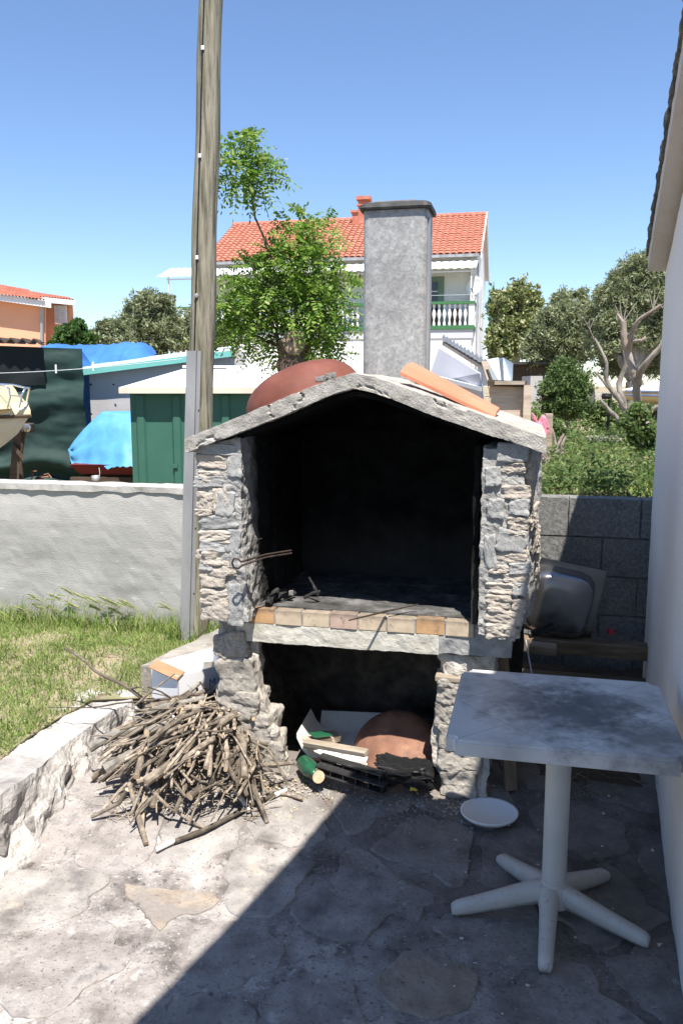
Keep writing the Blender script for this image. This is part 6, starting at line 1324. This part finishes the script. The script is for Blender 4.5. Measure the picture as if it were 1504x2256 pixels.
# green tool shed
YS = 12.2
ts = empty('green_tool_shed', tuple(PY(400,1080,YS)), 0, label='dark green sheet metal tool shed with a worn white roof', cat='shed'); to = Vector(ts.location)
def tp_(u, v, Y=YS): return PY(u, v, Y) - to
xa, xb = tp_(287,900).x, tp_(640,900).x; zt = tp_(287,862).z; zb = -.15-to.z
mb = MB(); mb.box((xa, 0, zb), (xb, 1.6, zt)); mb.build('shed_wall', M_shed, ts)
for u in (303, 382, 490, 575):
    x = tp_(u,900).x; mb = MB(); mb.hexa([(x,-.035,zb),(x+.09,-.035,zb),(x+.12,-.001,zb),(x-.03,-.001,zb),(x,-.035,zt-.06),(x+.09,-.035,zt-.06),(x+.12,-.001,zt-.06),(x-.03,-.001,zt-.06)]); mb.build('pressed_rib', M_shed, ts)
mb = MB(); x = tp_(388,1025).x; mb.box((x-.04,-.06,tp_(388,1030,YS).z),(x+.03,-.03,tp_(388,1022,YS).z)); mb.build('latch', M_shed, ts)
a, b, c, d = tp_(262,858,YS-.17), tp_(655,858,YS-.17), tp_(700,818,YS+1.5), tp_(402,817,YS+1.5); t = Vector((0,0,.03))
mb = MB(); n_ = 9
for i in range(n_):
    s0, s1 = i/n_, (i+1)/n_; p = [a.lerp(b,s0), a.lerp(b,s1), d.lerp(c,s1), d.lerp(c,s0)]; tt = t*(1+.4*(i % 2)); mb.hexa([p[0],p[1],p[2],p[3],p[0]+tt,p[1]+tt,p[2]+tt,p[3]+tt])
mb.build('roof_sheet', M_shedroof, ts)
mb = MB(); dn = Vector((0,0,-.055)); fw = Vector((0,-.02,0)); mb.hexa([a+dn+fw, b+dn+fw, b+dn, a+dn, a+fw+t, b+fw+t, b+t*0, a+t*0]); mb.build('roof_edge', M_creamtrim, ts)
mb = MB(); mb.hexa([d+Vector((0,0,.05)), c+Vector((0,0,.05)), c+Vector((0,.05,.05)), d+Vector((0,.05,.05)), d+Vector((0,0,.09)), c+Vector((0,0,.09)), c+Vector((0,.05,.09)), d+Vector((0,.05,.09))]); mb.build('ridge_bar', M_whitemetal, ts)
# sky blue tarp over a small boat
cb = empty('covered_boat', tuple(PY(230,1045,13.4)), 0, label='small boat under a sky blue tarpaulin on timber skids, left of the green shed', cat='boat'); co = Vector(cb.location)
YT = 13.4; nx_, nv2 = 60, 40; V = []; F = []
xt = PY(127,1000,YT).x; zt0 = PY(127,996,YT).z; ztop = PY(200,912,YT).z; zbm = PY(200,1030,YT).z
for i in range(nx_+1):
    s = i/nx_; x = xt + s*3.4; sm = min(1, s*3.4/.62); top = mix(zt0, ztop, sm**.85) + .02*math.sin(s*9); hw = .06 + .62*min(1, s*3.4/1.1)**.7
    for k in range(nv2+1):
        t = k/nv2*2-1; at = abs(t); y = YT+.6 + hw*(t if at < .55 else math.copysign(mix(.55, 1.0, ((at-.55)/.45)), t))*1.0
        z = mix(top, zbm+.02, max(0, (at-.25)/.75)**1.1) if s > 0 else top-.0; z = min(z, top) 
        z += .018*fbm((x*2, t*3, 1), 1.5, 3) - .05*math.exp(-((x-xt-.62-.18*at)/.05)**2)*at
        fold = .022*math.sin(x*22+2*t)*max(0, at-.5)*2 + .03*fbm((x*5, t*1.2, 3), 1, 3)*at; V.append(Vector((x + .02*math.sin(k), y+fold*(1 if t > 0 else -1), z + .012*math.sin(x*60)*(at > .97)))-co)
for i in range(nx_):
    for k in range(nv2): a = i*(nv2+1)+k; F.append((a, a+nv2+1, a+nv2+2, a+1))
build('tarp', V, F, M_skytarp, cb, smooth=True)
mb = MB(); mb.hexa([Vector(p)-co for p in ((xt+.3,YT+.15,zbm-.12),(xt+3.3,YT+.05,zbm-.16),(xt+3.3,YT+1.1,zbm-.16),(xt+.3,YT+.9,zbm-.12),(xt+.15,YT+.08,zbm+.04),(xt+3.3,YT-.02,zbm+.04),(xt+3.3,YT+1.2,zbm+.04),(xt+.15,YT+1.0,zbm+.04))]); mb.build('hull', M_hullred, cb)
mb = MB(); [mb.hexa([Vector(p)-co for p in ((xt+.15,y_,zbm-.30),(xt+3.3,y_-.05,zbm-.36),(xt+3.3,y_+.1,zbm-.36),(xt+.15,y_+.12,zbm-.30),(xt+.15,y_,zbm-.17),(xt+3.3,y_-.05,zbm-.18),(xt+3.3,y_+.1,zbm-.18),(xt+.15,y_+.12,zbm-.17))]) for y_ in (YT+.1, YT+.9)]; mb.build('skid', M_timber, cb)
mb = MB(); q = PY(218,1030,YT-.05)-co; mb.tube([q, q+Vector((.01,0,-.08)), q+Vector((0,0,-.16))], .006, 5); mb.build('tie_rope', M_rope, cb)
mb = MB(); q = PY(211,1060,11.8); mb.lathe([(.001,0),(.055,0),(.06,.11),(.055,.11),(.05,.01)], 16, 0, Matrix.Translation((q.x, 11.8, q.z-.03))); mb.build('small_bucket', M_zinc, smooth=True, label='small grey bucket in front of the covered boat', cat='bucket')
q = PY(272,1075,11.9); V, F = rock_mesh(88, 6); o = build('loose_block', V, F, M_basestone, label='loose pale block by the green shed corner under the skid', cat='block'); o.location = (q.x, 11.9, q.z); o.scale = (.12,.12,.06)
# cream cabin boat with chrome rail
YC = 10.3; zs_ = lambda v: PY(0, v, YC).z
cbt = empty('cabin_boat', tuple(PY(30,1060,YC)), 0, label='cream cabin boat with chrome bow rail and pale lapped hull at the left edge', cat='boat'); bo2 = Vector(cbt.location)
bx_ = PY(66,912,YC).x; secs = []; n = 26; Lb_ = 4.2
z_sh = zs_(917); z_kb = zs_(1002)
for i in range(n+1):
    t = i/n; x = bx_ - t*Lb_; hw = .95*(1-(1-min(1,t*1.7))**2.2)+.01; rk = .42*(1-min(1,t*6))**1.6; zsh = z_sh + .05*(1-t)
    zk = mix(zsh-.03, z_kb-.12, min(1, t*5.5)**.65)
    s = []
    for k in range(7):
        f = k/6; s.append((x, YC-hw*(1-f**2.1)*1.0, mix(zsh, zk, f) + (.010 if k % 2 else -.006)))
    for k in range(1,7): f = 1-k/6; s.append((x, YC+hw*(1-f**2.1), mix(zsh, zk, f)))
    secs.append([Vector(p)-bo2 for p in s])
V = [p for s in secs for p in s]; m_ = 13; F = [(i*m_+k, (i+1)*m_+k, (i+1)*m_+k+1, i*m_+k+1) for i in range(n) for k in range(m_-1)]; build('hull', V, F, M_hull, cbt)
V = []; F = []
for i in range(n+1):
    t = i/n; x = bx_ - t*Lb_; hw = .95*(1-(1-min(1,t*1.7))**2.2)+.03; zsh = z_sh + .05*(1-t); V += [Vector(p)-bo2 for p in ((x+.02,YC-hw,zsh-.03),(x+.02,YC-hw,zsh+.03),(x,YC-hw*.8,zsh+.07),(x,YC,zsh+.12),(x,YC+hw*.8,zsh+.07),(x,YC+hw,zsh))]
F = [(i*6+k, i*6+k+1, (i+1)*6+k+1, (i+1)*6+k) for i in range(n) for k in range(5)]; build('deck', V, F, M_cream, cbt, smooth=True)
mb = MB()
for i in range(1): mb.tube([Vector((bx_+.03-t*Lb_, YC-(.95*(1-(1-min(1,t*1.7))**2.2)+.045), z_sh+.05*(1-t)-.045))-bo2 for t in np.linspace(0,1,20)], .022, 6)
mb.build('rubbing_strake', M_timber, cbt)
cx0 = PY(24,900,YC).x; mb = MB(); mb.hexa([Vector(p)-bo2 for p in ((cx0-2.2,YC-.55,z_sh+.08),(cx0+.08,YC-.42,z_sh+.10),(cx0+.08,YC+.42,z_sh+.10),(cx0-2.2,YC+.55,z_sh+.08),(cx0-2.2,YC-.45,zs_(838)),(cx0-.10,YC-.33,zs_(848)),(cx0-.10,YC+.33,zs_(848)),(cx0-2.2,YC+.45,zs_(838)))]); mb.build('cabin', M_cream, cbt)
mb = MB(); mb.hexa([Vector(p)-bo2 for p in ((cx0-1.4,YC-.548,z_sh+.14),(cx0-.06,YC-.447,z_sh+.14),(cx0-.06,YC-.44,z_sh+.14),(cx0-1.4,YC-.54,z_sh+.14),(cx0-1.4,YC-.50,zs_(862)),(cx0-.15,YC-.402,zs_(865)),(cx0-.15,YC-.39,zs_(865)),(cx0-1.4,YC-.49,zs_(862)))]); mb.build('cabin_window', M_darkglass, cbt)
def rl(u, v, dy=0): return PY(u, v, YC+dy)-bo2
mb = MB(); mb.tube([rl(16,897,-.3), rl(22,875,-.3), rl(20,856,-.3), rl(8,848,-.3), rl(-20,850,-.3)], .014, 7); mb.tube([rl(42,898,-.15), rl(48,870,-.15), rl(56,854,-.1), rl(65,854,.0), rl(60,880,.05), rl(54,905,.1)], .014, 7); mb.tube([rl(21,871,-.3), rl(46,873,-.15)], .008, 6); mb.tube([rl(60,855,.0), rl(30,848,.4), rl(0,846,.5)], .014, 7); mb.build('bow_rail', M_chrome, cbt, smooth=True)
mb = MB(); mb.hexa([rl(18,1085,0), rl(40,1085,0), rl(40,1085,.3), rl(18,1085,.3), rl(30,945,0), rl(48,945,0), rl(48,945,.3), rl(30,945,.3)]); mb.hexa([rl(25,985,-.05), rl(50,1015,-.05), rl(50,1015,.0), rl(25,985,.0), rl(28,975,-.05), rl(53,1005,-.05), rl(53,1005,0), rl(28,975,0)])
mb.hexa([rl(-60,1085,0), rl(-30,1085,0), rl(-30,1085,.3), rl(-60,1085,.3), rl(-60,1000,0), rl(-30,1000,0), rl(-30,1000,.3), rl(-60,1000,.3)]); mb.build('boat_stand', M_timber, cbt)
om = empty('outboard_motor', tuple(PY(55,942,YC+.9)), 0, label='dark outboard motor with a chrome cap hanging behind the bow of the cream boat', cat='motor'); 
V, F = rock_mesh(91, 8, .05, .0); o = build('cowling', V, F, M_timber, om, smooth=True); o.scale = (.22,.2,.13)
mb = MB(); mb.lathe([(.001,-.02),(.05,-.02),(.055,.0),(.04,.02),(.001,.025)], 14, 0, Matrix.Translation((.06,-.10,0)) @ Matrix.Rotation(R(90),4,'X')); mb.build('chrome_cap', M_chrome, om); mb = MB(); mb.tube([(-.02,0,-.05),(-.10,0,-.45),(-.08,0,-.9)], .03, 7); mb.build('shaft', M_timber, om)
# rusty scrap on the ground
wn = empty('rusty_winch', tuple(PY(90,1052,10.8)), 0, label='rusty red winch frame on the ground behind the grey wall', cat='winch')
mb = MB(); mb.tube([(-.14,0,-.05),(-.10,0,.03),(-.12,0,.08),(-.05,0,.085)], .010, 5); mb.tube([(-.05,0,-.05),(.02,0,.03),(.10,0,.05),(.14,0,-.01)], .012, 5); mb.tube([(.0,-.05,.0),(.12,-.05,.02)], .012, 5); mb.build('winch_frame', M_rust, wn); mb = MB(); mb.tube([(-.02,-.06,-.02),(-.02,.06,-.02)], .04, 12); mb.build('winch_drum', M_iron, wn)
pts = []; rnd = random.Random(19)
while len(pts) < 5000:
    y = rnd.uniform(9.5, 14); x = rnd.uniform(-.37,-.20)*y
    pts.append((x, y, gz(x,y)))
blades('yard_grass', pts, .07, .012, M_grass, 43, .8, kind='stuff')
